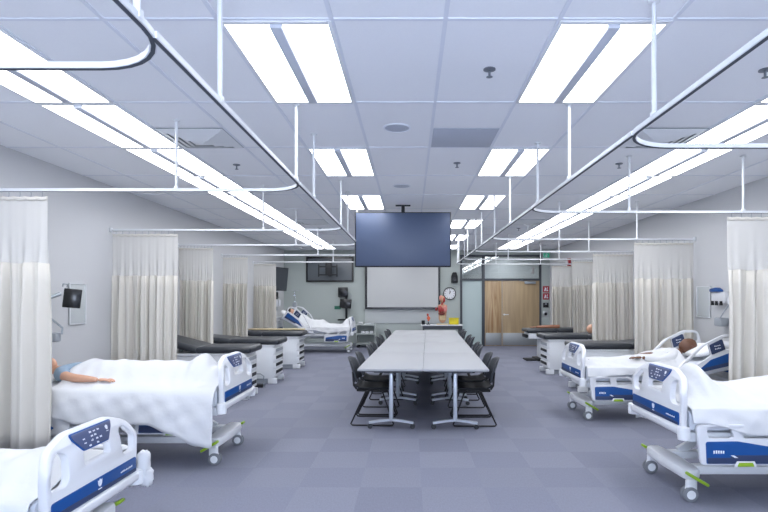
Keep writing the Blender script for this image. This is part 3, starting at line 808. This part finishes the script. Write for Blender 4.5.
# pedestal power table
r = thing('exam_table', 'dark vinyl pedestal exam table on the right nearest the double door', 'exam table', (4.36, 13.2, 0), PI, 'exam tables')
MB().box(.3, 1.3, -.3, .3, 0, .06, .02).box(1.1, 1.55, -.2, .2, 0, .035, .01).build('base', 'black_plastic', r)
MB().box(.55, 1.2, -.2, .2, .06, .56, .03).build('column', 'white_metal', r)
MB().box(.1, 1.5, -.28, .28, .54, .68, .02).build('housing', 'white_metal', r)
MB().box(1.5, 1.56, -.22, .22, .56, .64, .01).build('handle', 'black_plastic', r)
MB().box(0.02, .8, -.33, .33, .69, .79, .042, 4).build('back_cushion', 'vinyl', r)
MB().box(.8, 1.56, -.33, .33, .69, .78, .042, 4).build('seat_cushion', 'vinyl', r)
# things on the exam tables
o = MB().box(-.62, .62, -.1, .1, 0, .025, .006).build('transfer_board', 'board_wood'); o.location = (-3.0, 12.02, .815); tag(o, 'pale wooden board lying on the farthest left exam table', 'board')
mb = MB(); mb.skin({0: ((0, 0, .05), .048), 1: ((.2, 0, .045), .045), 2: ((.38, .01, .042), .04), 3: ((.6, .0, .035), .028)}, [(0, 1), (1, 2), (2, 3)], sub=2)
hand_geo(mb, (.6, 0, .035), (1, 0, 0), (0, 1, 0), (0, 0, -1))
o = mb.build('limb_trainer', mat('tan_vinyl_skin', '#9a6a52', .5), angle=180); o.location = (2.92+.75, 13.12, .782); o.rotation_euler = (0, 0, PI); tag(o, 'brown practice arm lying on the pedestal exam table', 'limb trainer')
mb = MB(); head_geo(mb, (0, 0, .085), 1)
o = mb.build('practice_mannequin', 'skin', angle=180); o.location = (3.72, 10.95, .81); tag(o, 'tan practice head lying on middle right exam table', 'mannequin')
# foot pedal with wire guard
r = thing('foot_pedal', 'small grey foot pedal with wire guard beside nearest left exam table', 'foot pedal', (-2.62, 9.2, 0))
MB().box(-.1, .1, -.07, .07, 0, .05, .01).build('pedal', 'black_plastic', r)
MB().tube([(-.12, -.08, 0), (-.12, -.08, .2), (-.06, -.08, .24), (.06, -.08, .24), (.12, -.08, .2), (.12, -.08, 0)], .01, 8).build('guard', 'grey_metal', r)

# ------------------------------------------------------------------ conference tables and chairs
TA = -.0322     # the row of tables runs slightly to the right as it recedes
ROW = Matrix.Translation((.141, 6.05, 0)) @ Matrix.Rotation(TA, 4, 'Z')
TW, TL = .745, 1.80
def flip_table():
    r = thing('training_table', '', 'table')
    MB().box(-TW/2, TW/2, 0, TL, .705, .73, .005).build('tabletop', 'table_top', r)
    MB().box(-TW/2+.01, TW/2-.01, .006, TL-.006, .697, .706).build('edge_band', 'frame_dark', r, smooth=False)
    MB().box(-.2, .2, .22, TL-.22, .655, .697, .004).build('under_frame', 'frame_dark', r)
    for y in (.2, TL-.2):
        c = MB().box(-.024, .024, y-.03, y+.03, .1, .66, .012, 3).build('column', 'table_leg', r)
        f = MB()
        f.tube([(-.26, y, .075), (-.12, y, .098), (0, y, .11), (.12, y, .098), (.26, y, .075)], 0, radii=None,
               sect=[(-.022, -.012), (.022, -.012), (.022, .014), (-.022, .014)])
        f = f.build('foot', 'table_leg', r)
        for s in (-1, 1):
            q = MB().cone((s*.25, y, .045), (s*.25, y, .075), .012, n=10)
            w = Matrix.Translation((s*.25, y+.02, .03)) @ Matrix.Rotation(PI/2, 4, 'X')
            q.lathe([(.012, -.022), (.028, -.02), (.03, -.012), (.03, .012), (.028, .02), (.012, .022)], 16, w).build('caster', 'rubber', f)
    return r
ft = flip_table(); fst = True
TORD = ['nearest the camera', 'second from the camera', 'third from the camera', 'at the far end']
for sname, sx in (('left', -1), ('right', 1)):
    for k in range(4):
        o = ft if fst else copy_tree(ft); fst = False
        o.matrix_world = ROW @ Matrix.Translation((sx*(TW/2+.001), k*TL+.001*k, 0))
        tag(o, 'white-topped wheeled table in the %s row of the long block, %s' % (sname, TORD[k]), group='tables pushed into one long block')

def sled_chair():
    """faces +x; seat centre at the origin"""
    r = thing('stacking_chair', '', 'chair')
    def seat(u, v):
        x = -.21+.43*u; y = -.225+.45*v; c = abs(2*v-1)
        return (x, y*(1-.08*u), .45+.012*c*c-.02*max(0, u-.8)/.2*.8-.015*math.sin(PI*u)+.03*max(0, (.15-u)/.15)**2)
    MB().grid(seat, 14, 12).build('seat', 'black_plastic', r, angle=180, solid=.018)
    MB().box(-.19, .19, -.2, .2, .405, .432, .01).build('seat_pan', 'black_plastic', r)
    def back(u, v):
        y = (-.225+.45*u)*(1-.25*max(0, v-.55)**2*4)
        z = .52+.285*v; c = (2*u-1)**2
        return (-.235-.05*v-.03*v*v+.055*c, y, z-.035*c*v**2)
    MB().grid(back, 14, 10).build('backrest', 'chair_back', r, angle=180, solid=.016)
    for s in (-1, 1):
        y = s*.225
        MB().tube([(-.19, y*.85, .435), (-.222, y*.86, .48), (-.228, y*.84, .56), (-.236, y*.8, .64)], .013, 8).build('back_upright', 'sled', r)
        y = s*.245
        P = [(.09, y*.9, .425), (-.02, y*.9, .428), (-.075, y*.92, .41), (-.235, y, .06), (-.25, y, .03), (-.235, y, .013), (-.2, y, .01), (.22, y, .01), (.25, y, .013), (.26, y, .03), (.25, y, .06), (.13, y*.92, .40), (.09, y*.9, .425)]
        MB().tube(P, .010, 8).build('sled_leg', 'sled', r)
    MB().tube([(.04, -.22, .42), (.04, .22, .42)], .009, 8).build('cross_bar', 'sled', r)
    return r
ch = sled_chair(); fst = True
CY = [6.63, 7.22, 8.25, 8.9, 10.05, 10.65, 11.8, 12.5]
for sname, sx in (('left', -1), ('right', 1)):
    for k, y in enumerate(CY):
        o = ch if fst else copy_tree(ch); fst = False
        jit = RND.uniform(-.05, .05)
        dd = [.05, .06, .085, .07, .05, .06, .075, .07][k]
        o.matrix_world = ROW @ Matrix.Translation((sx*(.665-dd), y-6.05, 0)) @ Matrix.Rotation((0 if sx < 0 else PI)+jit, 4, 'Z')
        tag(o, 'black sled-base chair on the %s side of the long table, %s' % (sname, ORD[k] if k < 7 else 'at the far end'), group='chairs along the long table')

# ------------------------------------------------------------------ ceiling-hung television
r = thing('hanging_television', 'large dark television hanging from the ceiling above the long table', 'television', (-.12, 8.55, 0))
MB().box(-.765, .765, -.03, .03, 2.025, 2.90, .006).build('casing', 'black_plastic', r)
MB().box(-.748, .748, -.034, -.029, 2.045, 2.885, .001).build('screen', 'tv_face', r)
MB().cone((0, .06, 2.5), (0, .06, H-.01), .028, n=16).box(-.12, .12, -.02+.06, .09, H-.02, H-.001, .004).build('ceiling_pole', 'black_plastic', r)
MB().box(-.25, .25, .03, .055, 2.3, 2.7, .005).build('mount_plate', 'black_plastic', r)

# ------------------------------------------------------------------ back wall
Y = YB
# observation window, dark
w = struct('window_1', MB().box(-3.29, -1.80, Y-.05, Y, 2.77, 2.83).box(-3.29, -1.80, Y-.05, Y, 2.03, 2.08).box(-3.29, -3.24, Y-.05, Y, 2.08, 2.77).box(-1.85, -1.80, Y-.05, Y, 2.08, 2.77), 'screen_black', smooth=False)
struct('window_pane', MB().box(-3.24, -1.85, Y-.02, Y-.012, 2.08, 2.77), 'dark_glass', w, smooth=False)
r = thing('wall_mount', 'empty black swing-arm television bracket in front of the dark window', 'bracket', (-2.53, Y-.05, 0))
q = MB().box(-.05, .05, -.05, 0, 2.2, 2.7, .005).build('mast', 'black_plastic', r)
MB().tube([(0, -.05, 2.42), (-.1, -.2, 2.42), (0, -.32, 2.42)], .03, 8).build('arm', 'black_plastic', r)
q = MB()
for x in (-.3, .26): q.box(x-.02, x+.02, -.36, -.33, 2.18, 2.56, .004)
q.box(-.3, .26, -.355, -.335, 2.47, 2.51).box(-.3, .26, -.355, -.335, 2.22, 2.26).box(-.1, .1, -.35, -.3, 2.25, 2.62, .02).build('bracket', 'black_plastic', r)
# projection screen in front of a whiteboard
o = MB().box(-1.44, .95, Y-.02, Y-.001, .72, 1.9, .004).build('whiteboard', 'white_board'); tag(o, 'white marker board on the back wall below the projection screen', 'whiteboard')
r = thing('projection_screen', 'pull-down pale projection screen with black border on the back wall', 'projection screen', (0, Y-.1, 0))
MB().box(-1.36, .87, -.004, .004, 1.235, 2.8).build('fabric', 'proj', r, smooth=False)
MB().box(-1.43, -1.36, -.005, .005, 1.17, 2.8).box(.87, .94, -.005, .005, 1.17, 2.8).box(-1.36, .87, -.005, .005, 1.17, 1.235).build('border', 'screen_black', r, smooth=False)
MB().box(-1.6, 1.1, -.06, .06, 2.8, 2.93, .02).build('case', 'white_metal', r)
# clock
r = thing('wall_clock', 'round white wall clock with black rim beside the door screen', 'clock', (1.235, Y, 1.665))
T = Matrix.Rotation(PI/2, 4, 'X')
MB().lathe([(.16, 0), (.2, 0), (.2, .04), (.19, .05), (.178, .045), (.178, .02)], 40, T).build('rim', 'black_plastic', r)
MB().lathe([(.18, .012), (.18, .024), (0, .0245)], 40, T).build('dial', 'white_plastic', r)
q = MB()
for k in range(12):
    R_ = Matrix.Translation((0, -.026, 0)) @ Matrix.Rotation(k*PI/6, 4, 'Y')
    q.box(-.006, .006, -.002, .002, .125, .16, 0, 1, R_)
q.build('hour_marks', 'black_plastic', r, smooth=False)
for ln, wd, ang in ((.085, .008, 22), (.125, .006, 3)):
    MB().box(-wd, wd, -.003, .003, -.02, ln, 0, 1, Matrix.Translation((0, -.03, 0)) @ Matrix.Rotation(math.radians(ang), 4, 'Y')).build('hand', 'black_plastic', r, smooth=False)
# black wall speaker
r = thing('wall_speaker', 'small black wall speaker above the clock', 'speaker', (1.38, Y, 2.0))
MB().plate(rpoly([(-.1, 0, .02), (.1, 0, .02), (.1, .2, .05), (.06, .33, .04), (-.06, .33, .04), (-.1, .2, .05)], 5), (), .16, .02, XZ(-.1)).build('cabinet', 'black_plastic', r)
MB().lathe([(.06, 0), (.06, .01), (.045, .006), (0, .004)], 20, Matrix.Translation((0, -.18, .12)) @ T).build('cone', 'rubber', r)
# workstation arm with two monitors
r = thing('workstation_arm', 'black wall workstation with two small monitors and keyboard tray', 'workstation', (-2.02, Y, 0))
MB().box(-.035, .035, -.05, -.01, .82, 1.85, .006).build('wall_track', 'black_plastic', r)
MB().box(-.24, .06, -.2, -.16, 1.55, 1.86, .008).build('monitor', 'screen_black', r)
MB().box(-.17, .19, -.34, -.30, 1.20, 1.49, .008, 2, Matrix.Rotation(math.radians(5), 4, 'Y') @ Matrix.Translation((-.12, 0, 0))).build('monitor', 'screen_black', r)
MB().tube([(0, -.04, 1.7), (.03, -.16, 1.7)], .02).tube([(0, -.04, 1.36), (0, -.3, 1.36)], .02).build('arm', 'black_plastic', r)
MB().box(-.23, .13, -.38, -.08, .83, .87, .008).tube([(0, -.04, .85), (0, -.1, .85)], .03).build('tray', 'black_plastic', r)
MB().tube([(.08, -.04, 1.72), (.16, -.1, 1.62), (.14, -.1, 1.45), (.1, -.04, 1.0)], .008, 6).build('cable', 'grey_plastic', r)
o = MB().box(-.1, .1, -.012, 0, -.055, .055, .004).build('green_wall_plate', 'green_sign'); o.location = (-2.3, Y, 1.22); tag(o, 'small green wall plate left of the monitor arm', 'wall plate')
# low utility cart by the back wall
M['cart'] = mat('cart_grey_paint', '#a9b0ae', .5)
r = thing('utility_cart', 'grey three-shelf utility cart beside the foot of the back bed', 'cart', (-1.37, Y-.33, 0))
for s in (-1, 1):
    q = MB()
    for y in (-.2, .2): q.box(s*.28-.015, s*.28+.015, y-.015, y+.015, .08, .72, .004)
    q.box(s*.28-.006, s*.28+.006, -.2, .2, .1, .7).build('side_frame', 'cart', r)
for z in (.12, .42, .70): MB().box(-.28, .28, -.22, .22, z-.02, z+.015, .006).build('shelf', 'cart', r)
MB().box(-.27, .27, .19, .2, .1, .7).build('back_panel', 'cart', r)
for x in (-.24, .24):
    for y in (-.18, .18):
        MB().lathe([(.02, -.015), (.04, -.012), (.04, .012), (.02, .015)], 14, Matrix.Translation((x, y, .041)) @ T).box(x-.015, x+.015, y-.02, y+.02, .05, .1, .004).build('caster', 'rubber', r)
for i, x in enumerate((-.1, .03, .17)):
    o = MB().box(-.05, .05, -.06, .06, 0, .07, .004).build('supply_box', 'white_plastic'); o.location = (-1.37+x, Y-.4, .436)
    tag(o, 'small white supply box on the cart middle shelf, %s' % ('left', 'middle', 'right')[i], 'box', 'boxes on the cart shelf')
o = MB().box(-.13, .13, -.09, .09, 0, .035, .008).build('instrument_tray', 'steel'); o.location = (-1.28, Y-.33, .716); tag(o, 'steel instrument tray on top of the grey cart', 'tray')
o = MB().ball((0, 0, .035), (.1, .06, .035), 18, lump).build('folded_cloth', 'sheet', angle=180); o.location = (-1.55, Y-.33, .716); tag(o, 'small crumpled white cloth on top of the grey cart', 'cloth')

# side table with anatomical models (front edge y about 15.7)
r = thing('side_table', 'white-topped side table with dark apron below the clock', 'table', (.93, 16.0, 0))
MB().box(-.61, .61, -.3, .3, .705, .735, .006).build('tabletop', 'white_plastic', r)
MB().box(-.57, .57, -.27, .27, .60, .705, .004).build('apron', 'frame_dark', r)
for x in (-.54, .54):
    for y in (-.24, .24): MB().box(x-.02, x+.02, y-.02, y+.02, 0, .60, .003).build('leg', 'frame_dark', r)
# anatomical torso
r = TOR = thing('anatomical_torso', 'tall anatomical torso model with open chest and exposed organs', 'anatomical model', (.95, 15.92, .735))
MB().box(-.17, .17, -.1, .1, 0, .025, .006).build('stand', 'cream', r)
mb = MB()
mb.skin({'p': ((0, 0, .12), (.145, .09)), 'w': ((0, 0, .28), (.12, .08)), 'c': ((0, 0, .44), (.15, .095)), 's': ((0, 0, .54), (.12, .07)), 'n': ((0, 0, .62), .045), 'h': ((0, 0, .69), .05),
         'l': ((.15, 0, .53), .055), 'r': ((-.15, 0, .53), .055), 'tl': ((.08, 0, .06), .075), 'tr': ((-.08, 0, .06), .075)},
        [('p', 'w'), ('w', 'c'), ('c', 's'), ('s', 'n'), ('n', 'h'), ('s', 'l'), ('s', 'r'), ('p', 'tl'), ('p', 'tr')], sub=2)
def face(d): return 1+.1*math.exp(-(d.x/.18)**2-((d.z+.05)/.2)**2)*(d.y < 0)-.05*math.exp(-((abs(d.x)-.35)/.15)**2-((d.z-.12)/.12)**2)*(d.y < 0)
mb.ball((0, -.01, .745), (.078, .095, .115), 28, face)
mb.build('body', mat('flesh_model', '#c4977a', .45), r, angle=180)
MB().ball((-.045, .0, .78), (.052, .075, .09), 18).build('brain', 'pink', r, angle=180)
MB().ball((.032, -.045, .73), (.05, .064, .085), 18).build('face_muscle', 'organ_red', r, angle=180)
MB().tube([(-.02, -.05, .56), (-.015, -.055, .61), (0, -.06, .66)], .025, 10).build('neck_muscle', 'organ_red', r)
MB().ball((-.07, -.08, .46), (.07, .05, .1), 18).build('lung', 'organ_red', r, angle=180)
MB().ball((.07, -.08, .46), (.07, .05, .1), 18).build('lung', 'pink', r, angle=180)
MB().ball((.01, -.11, .43), (.04, .03, .05), 16).build('heart', 'organ_red', r, angle=180)
MB().ball((-.03, -.085, .325), (.1, .045, .045), 18).build('liver', mat('liver_brown', '#7a3128', .4), r, angle=180)
q = MB()
for k in range(4): q.tube([(-.075+.15*i/10, -.085-.012*math.sin(i*2.1+k), .15+k*.032+.008*math.sin(i*1.7)) for i in range(11)], .017, 8)
q.build('intestines', 'cream', r)
MB().tube([(-.17, -.06, .5), (-.19, -.07, .47), (-.18, -.05, .42)], .03, 10).build('shoulder_muscle', 'organ_red', r)
TOR.scale = (1, .95, 1)
# small anatomical figure
r = thing('anatomical_figure', 'small orange anatomical figure on a black stand', 'anatomical model', (.53, 15.9, .735))
MB().lathe([(.06, 0), (.06, .015), (.015, .02), (.012, .09)], 18).build('stand', 'black_plastic', r)
mb = MB(); mb.skin({'p': ((0, 0, .1), .03), 'c': ((.01, 0, .19), (.05, .035)), 's': ((.005, 0, .23), .025), 'h': ((-.01, 0, .27), .022), 'l': ((.06, 0, .2), .018), 'r': ((-.05, 0, .2), .018)}, [('p', 'c'), ('c', 's'), ('s', 'h'), ('c', 'l'), ('c', 'r')], sub=2)
mb.build('torso', 'orange', r, angle=180)
MB().ball((-.018, 0, .29), (.032, .035, .038), 16).build('head', 'organ_red', r, angle=180)
o = MB().lathe([(.045, 0), (.05, .005), (.05, .12), (.045, .125), (.04, .12), (.038, .02)], 20).build('black_cup', 'black_plastic'); o.location = (.38, 15.9, .735); tag(o, 'black cup at the left end of the side table', 'cup')
r = thing('yellow_bin', 'bright yellow plastic bin on the right end of the side table', 'bin', (1.29, 15.95, .735))
MB().box(-.14, .14, -.1, .1, 0, .17, .015).build('tub', 'yellow', r); MB().box(-.15, .15, -.11, .11, .17, .2, .01).build('lid', 'yellow', r)

# ------------------------------------------------------------------ door screen
fr = MB()
yf0, yf1 = Y-.02, Y+.1
ZT0, ZT1 = 2.075, 2.14
for a, b in ((DX0, 1.635), (2.256, 2.345), (4.075, DX1)): fr.box(a, b, yf0, yf1, 0, DZ, .004)
for a, b in ((1.635, 2.256), (2.345, 4.075)):
    fr.box(a, b, yf0, yf1, DZ-.06, DZ, .004).box(a, b, yf0, yf1, ZT0, ZT1, .004)
fr.box(1.635, 2.256, yf0, yf1, 0, .06, .004)
struct('trim_2', fr, 'frame_dark')
struct('window_2', MB().box(1.635, 2.256, Y+.03, Y+.04, .06, ZT0), 'frosted', smooth=False)
struct('window_3', MB().box(1.635, 2.256, Y+.03, Y+.04, ZT1, DZ-.06), 'glass', smooth=False)
struct('window_4', MB().box(2.345, 4.075, Y+.03, Y+.04, ZT1, DZ-.06), 'glass', smooth=False)
d = struct('door_1', MB().box(2.348, 2.885, Y+.01, Y+.055, .01, ZT0-.004, .002), 'door_wood_flame')
MB().box(2.37, 2.87, Y+.003, Y+.011, .03, .42, .001).build('kick_plate', 'kick', d)
d = struct('door_2', MB().box(2.895, 4.072, Y+.01, Y+.055, .01, ZT0-.004, .002), 'door_wood')
MB().box(2.92, 4.05, Y+.003, Y+.011, .03, .42, .001).build('kick_plate', 'kick', d)
MB().box(2.884, 2.897, Y+.002, Y+.055, .01, ZT0-.004).build('astragal', 'steel', d)
MB().tube([(2.96, Y+.01, 1.0), (2.96, Y-.05, 1.0), (3.09, Y-.055, 1.0)], .011, 8).lathe([(.03, 0), (.03, .01)], 16, Matrix.Translation((2.96, Y+.01, 1.0)) @ T).build('lever_handle', 'steel', d)
MB().box(3.6, 3.95, Y-.05, Y+.01, 1.97, 2.05, .008).tube([(3.65, Y-.03, 2.05), (3.4, Y-.12, 2.07), (3.55, Y-.02, 2.1)], .008, 6).build('door_closer', 'grey_metal', d)

# items right of the door
r = thing('exit_sign', 'green lit exit sign with running figure at the back right corner', 'exit sign', (4.27, Y-.06, 2.86))
MB().box(-.105, .105, -.02, .02, -.08, .09, .006).build('housing', 'white_metal', r)
MB().box(-.095, .095, -.024, -.019, -.065, .075).build('face', 'sign_green_lit', r, smooth=False)
q = MB(); m_ = XZ(-.026)
q.plate(rpoly([(.0, .04, .01), (.02, .04, .01), (.02, .06, .01), (.0, .06, .01)], 3), t=.002, bev=.0003, mtx=m_)
q.plate([(-.02, .03), (.015, .035), (.005, -.005), (-.02, 0)], t=.002, bev=.0003, mtx=m_)
q.plate([(.0, 0), (.005, -.02), (.035, -.045), (.02, -.05), (-.012, -.025), (-.02, 0)], t=.002, bev=.0003, mtx=m_)
q.plate([(-.02, 0), (-.03, -.03), (-.06, -.035), (-.055, -.02), (-.035, -.015)], t=.002, bev=.0003, mtx=m_)
q.plate([(.015, .03), (.045, .015), (.04, .007), (.01, .02)], t=.002, bev=.0003, mtx=m_)
q.build('running_figure', 'mark', r)
for i, z in enumerate((1.80, 1.575)):
    r = thing('fire_sign', ('red square fire sign, upper of two right of the door', 'red square fire sign, lower of two right of the door')[i], 'sign', (4.28, Y, z), 0, 'red fire signs')
    MB().box(-.1, .1, -.008, 0, -.1, .1, .002).build('plate', 'red', r)
    q = MB(); m_ = XZ(-.009)
    q.plate([(-.06, -.06), (-.02, -.06), (.0, .02), (-.03, .07)], t=.002, bev=.0003, mtx=m_)
    q.plate([(.01, -.06), (.065, -.06), (.065, -.02), (.03, -.01), (.06, .06), (.03, .06)], t=.002, bev=.0003, mtx=m_)
    q.build('pictogram', 'mark', r)
r = thing('card_reader', 'black square card reader below the red fire signs', 'card reader', (4.27, Y, 1.3))
MB().box(-.085, .085, -.035, 0, -.075, .075, .008).build('casing', 'black_plastic', r)
MB().box(-.03, .03, -.038, -.034, .02, .05, .001).build('display', 'grey_plastic', r)
r = thing('door_button', 'round black door opener button below the card reader', 'button', (4.27, Y, 1.02))
MB().box(-.08, .08, -.012, 0, -.09, .09, .003).build('plate', 'steel', r); MB().lathe([(.05, .01), (.05, .02), (.035, .026), (0, .027)], 20, T).build('push_pad', 'black_plastic', r)
r = thing('fire_strobe', 'red fire alarm strobe high on the right wall near the door', 'alarm', (XR+.002, 14.75, 2.5), -PI/2); r.scale = (1.3, 1.3, 1.3)
MB().box(-.07, .07, -.05, 0, -.09, .09, .01).build('base', 'red', r); MB().box(-.04, .04, -.085, -.05, -.045, .045, .015, 3).build('strobe_lens', 'white_plastic', r)
MB().lathe([(.035, .05), (.035, .06), (.0, .062)], 14, Matrix.Translation((0, 0, .06)) @ T).build('horn', 'red', r)
# fire extinguisher-like dark wall box
o = MB().box(-.03, .03, -.06, 0, -.13, .13, .01).build('wall_handset', 'black_plastic'); o.location = (XR-.0, 16.3, 1.0); o.rotation_euler = (0, 0, -PI/2); tag(o, 'slim black wall handset in the back right corner', 'handset')

# ------------------------------------------------------------------ left wall items
def whiteboard(label, x, y0, y1, z0, z1, s):
    r = thing('wall_board', label, 'whiteboard', (x, (y0+y1)/2, 0))
    w = (y1-y0)/2; a, b = (0, .012) if s > 0 else (-.012, 0)
    MB().box(a, b, -w, w, z0, z1, .002).build('panel', 'white_board', r)
    a, b = (0, .022) if s > 0 else (-.022, 0); t = .013
    MB().box(a, b, -w, w, z0, z0+t, .003).box(a, b, -w, w, z1-t, z1, .003).box(a, b, -w, -w+t, z0+t, z1-t, .003).box(a, b, w-t, w, z0+t, z1-t, .003).build('frame', 'white_metal', r)
whiteboard('small grey-framed whiteboard on the left wall behind the tilted monitor', XL, 6.25, 6.57, 1.22, 1.71, 1)
whiteboard('small grey-framed whiteboard on the right wall beside second curtain', XR, 7.83, 8.2, 1.24, 1.71, -1)
r = thing('wall_monitor', 'black tablet-like monitor tilted on a jointed arm on the left wall', 'monitor', (XL, 5.75, 0))
MB().box(0, .02, -.05, .05, 1.2, 1.75, .004).build('wall_rail', 'white_metal', r)
MB().tube([(.02, 0, 1.55), (.12, -.03, 1.53), (.2, .06, 1.58)], .02, 8).build('arm', 'grey_metal', r)
Tm = Matrix.Translation((.27, .15, 1.53)) @ Matrix.Rotation(math.radians(28), 4, 'Z') @ Matrix.Rotation(math.radians(6), 4, 'Y')
MB().box(-.085, .085, -.02, .02, -.105, .105, .008, 2, Tm).build('display', 'screen_black', r)
MB().tube([Tm @ V((-.1, -.01, .12)), Tm @ V((-.1, -.02, .15)), Tm @ V((-.06, -.02, .15)), Tm @ V((-.06, -.01, .12))], .007, 6).build('carry_loop', 'grey_metal', r)
MB().tube([(.02, 0, 1.36), (.1, .02, 1.33), (.22, .06, 1.21), (.22, .05, 1.14)], .012, 8).build('lower_arm', 'grey_metal', r)
MB().box(.1, .2, -.02, .08, 1.06, 1.16, .02).build('cuff_holder', 'grey_plastic', r)
MB().box(.02, .09, -.06, .06, 1.34, 1.44, .015).build('joint_housing', 'white_plastic', r)

# wall television and headwall at the back left corner
r = thing('wall_television', 'dark tilted television high on the left wall by the back bed', 'television', (XL, 14.9, 0))
MB().box(0, .03, -.1, .1, 2.0, 2.4, .004).build('mount', 'black_plastic', r)
MB().tube([(.03, 0, 2.2), (.12, .06, 2.2), (.2, 0, 2.18)], .025, 8).build('arm', 'black_plastic', r)
Tm = Matrix.Translation((.27, .0, 2.06)) @ Matrix.Rotation(math.radians(-17), 4, 'Z') @ Matrix.Rotation(math.radians(6), 4, 'Y')
MB().box(-.025, .025, -.56, .56, -.33, .33, .008, 2, Tm).build('casing', 'black_plastic', r)
MB().box(.0255, .029, -.54, .54, -.31, .31, .001, 1, Tm).build('screen', mat('tv_dark_glass', '#34383e', .3), r)
r = thing('headwall', 'grey medical headwall with rails and suction jars behind the back bed', 'medical headwall', (XL, 15.3, 0))
MB().box(0, .05, -.6, .6, 1.15, 1.75, .01).build('panel', 'grey_plastic', r)
for z in (1.3, 1.55): MB().tube([(.09, -.6, z), (.09, .6, z)], .012, 8).box(.05, .09, -.55, -.52, z-.01, z+.01).box(.05, .09, .52, .55, z-.01, z+.01).build('rail', 'chrome', r)
for y in (-.42, -.12, .25):
    MB().lathe([(.05, 0), (.06, .02), (.06, .16), (.065, .18), (.02, .2)], 18, Matrix.Translation((.17, y, 1.28))).build('suction_jar', 'white_plastic', r)
MB().tube([(.17, -.42, 1.48), (.25, -.5, 1.3), (.2, -.5, .9), (.15, -.45, .6)], .012, 8).build('hose', 'rubber', r)
MB().box(.05, .12, .0, .12, 1.5, 1.68, .01).build('gauge', 'white_plastic', r)
MB().box(.05, .1, .35, .5, 1.5, 1.7, .01).build('gauge', 'black_plastic', r)
r = thing('drip_stand', 'chrome drip stand between the back bed and left wall', 'drip stand', (-3.45, 15.95, 0))
MB().cone((0, 0, .08), (0, 0, 1.75), .012).build('pole', 'chrome', r)
for k in range(5):
    a = k*2*PI/5
    MB().tube([(0, 0, .1), (.25*math.cos(a), .25*math.sin(a), .06)], .014, 8).ball((.25*math.cos(a), .25*math.sin(a), .03), .03, 10).build('leg', 'grey_metal', r)
MB().tube([(-.12, 0, 1.72), (-.12, 0, 1.76), (0, 0, 1.75), (.12, 0, 1.76), (.12, 0, 1.72)], .007, 6).build('hook', 'chrome', r)
MB().box(-.06, .06, -.06, .06, 1.15, 1.4, .015).build('pump', 'grey_plastic', r)

# right wall diagnostic station
r = thing('diagnostic_station', 'white wall diagnostic set with blue top near second right curtain', 'diagnostic set', (XR-.002, 7.5, 0))
MB().box(-.07, 0, -.13, .2, 1.46, 1.62, .015).build('housing', 'white_plastic', r)
MB().plate(rpoly([(-.02, 1.62, .02), (.2, 1.62, .02), (.19, 1.665, .02), (.06, 1.68, .02), (.0, 1.65, .02)], 4), (), .09, .01, YZ(-.06)).build('blue_top', 'blue', r)
for y in (-.06, .05, .15):
    MB().cone((-.08, y, 1.43), (-.08, y, 1.49), .022, .018, 12).build('instrument_handle', 'black_plastic', r)
MB().lathe([(.07, 0), (.075, .03), (.07, .035), (0, .036)], 24, Matrix.Translation((-.06, -.3, 1.5)) @ Matrix.Rotation(-PI/2, 4, 'Y')).build('pressure_dial', 'white_plastic', r)
q = MB().box(-.14, -.02, -.16, .02, 1.14, 1.26, .02)
q.build('cuff_basket', 'grey_plastic', r)
MB().tube([(-.1, -.3, 1.46), (-.16, -.24, 1.32), (-.12, -.1, 1.25)], .008, 6).build('coiled_hose', 'grey_plastic', r)

# small white ceiling camera and wall items
r = thing('ceiling_camera', 'small white dome camera on ceiling by the back left corner', 'camera', (-3.25, 15.9, H))
MB().lathe([(.06, 0), (.06, -.03), (.045, -.06), (0, -.075)], 20).build('dome', 'white_plastic', r)
MB().lathe([(.07, 0), (.07, -.012), (.06, -.014)], 20).build('base', 'white_metal', r)

# ------------------------------------------------------------------ added corridor lamp, world, camera
o = MB().box(3.0, 3.6, 17.4, 18.6, 2.985, 2.999).build('added_corridor_light', emit('added_corridor_glow', '#f2f6ff', 9.0), smooth=False)  # lamp added to brighten the corridor behind the transom glass
tag(o, 'added ceiling light that brightens the corridor seen through the glass above the doors', 'ceiling light')
w = bpy.data.worlds.new('world'); bpy.context.scene.world = w; w.use_nodes = True
w.node_tree.nodes['Background'].inputs['Color'].default_value = (.8, .85, .95, 1)
w.node_tree.nodes['Background'].inputs['Strength'].default_value = .3

cam = bpy.data.cameras.new('camera'); co = bpy.data.objects.new('camera', cam); C.objects.link(co)
co.location = (0, 0, 1.54); co.rotation_euler = (PI/2, 0, 0)
cam.sensor_width = 36; cam.lens = 535/768*36
cam.shift_x = -26.5/768; cam.shift_y = 41.5/768
cam.clip_start = .05
sc = bpy.context.scene
sc.camera = co
sc.view_settings.view_transform = 'Standard'; sc.view_settings.look = 'None'
sc.view_settings.gamma = 1; sc.view_settings.exposure = .27
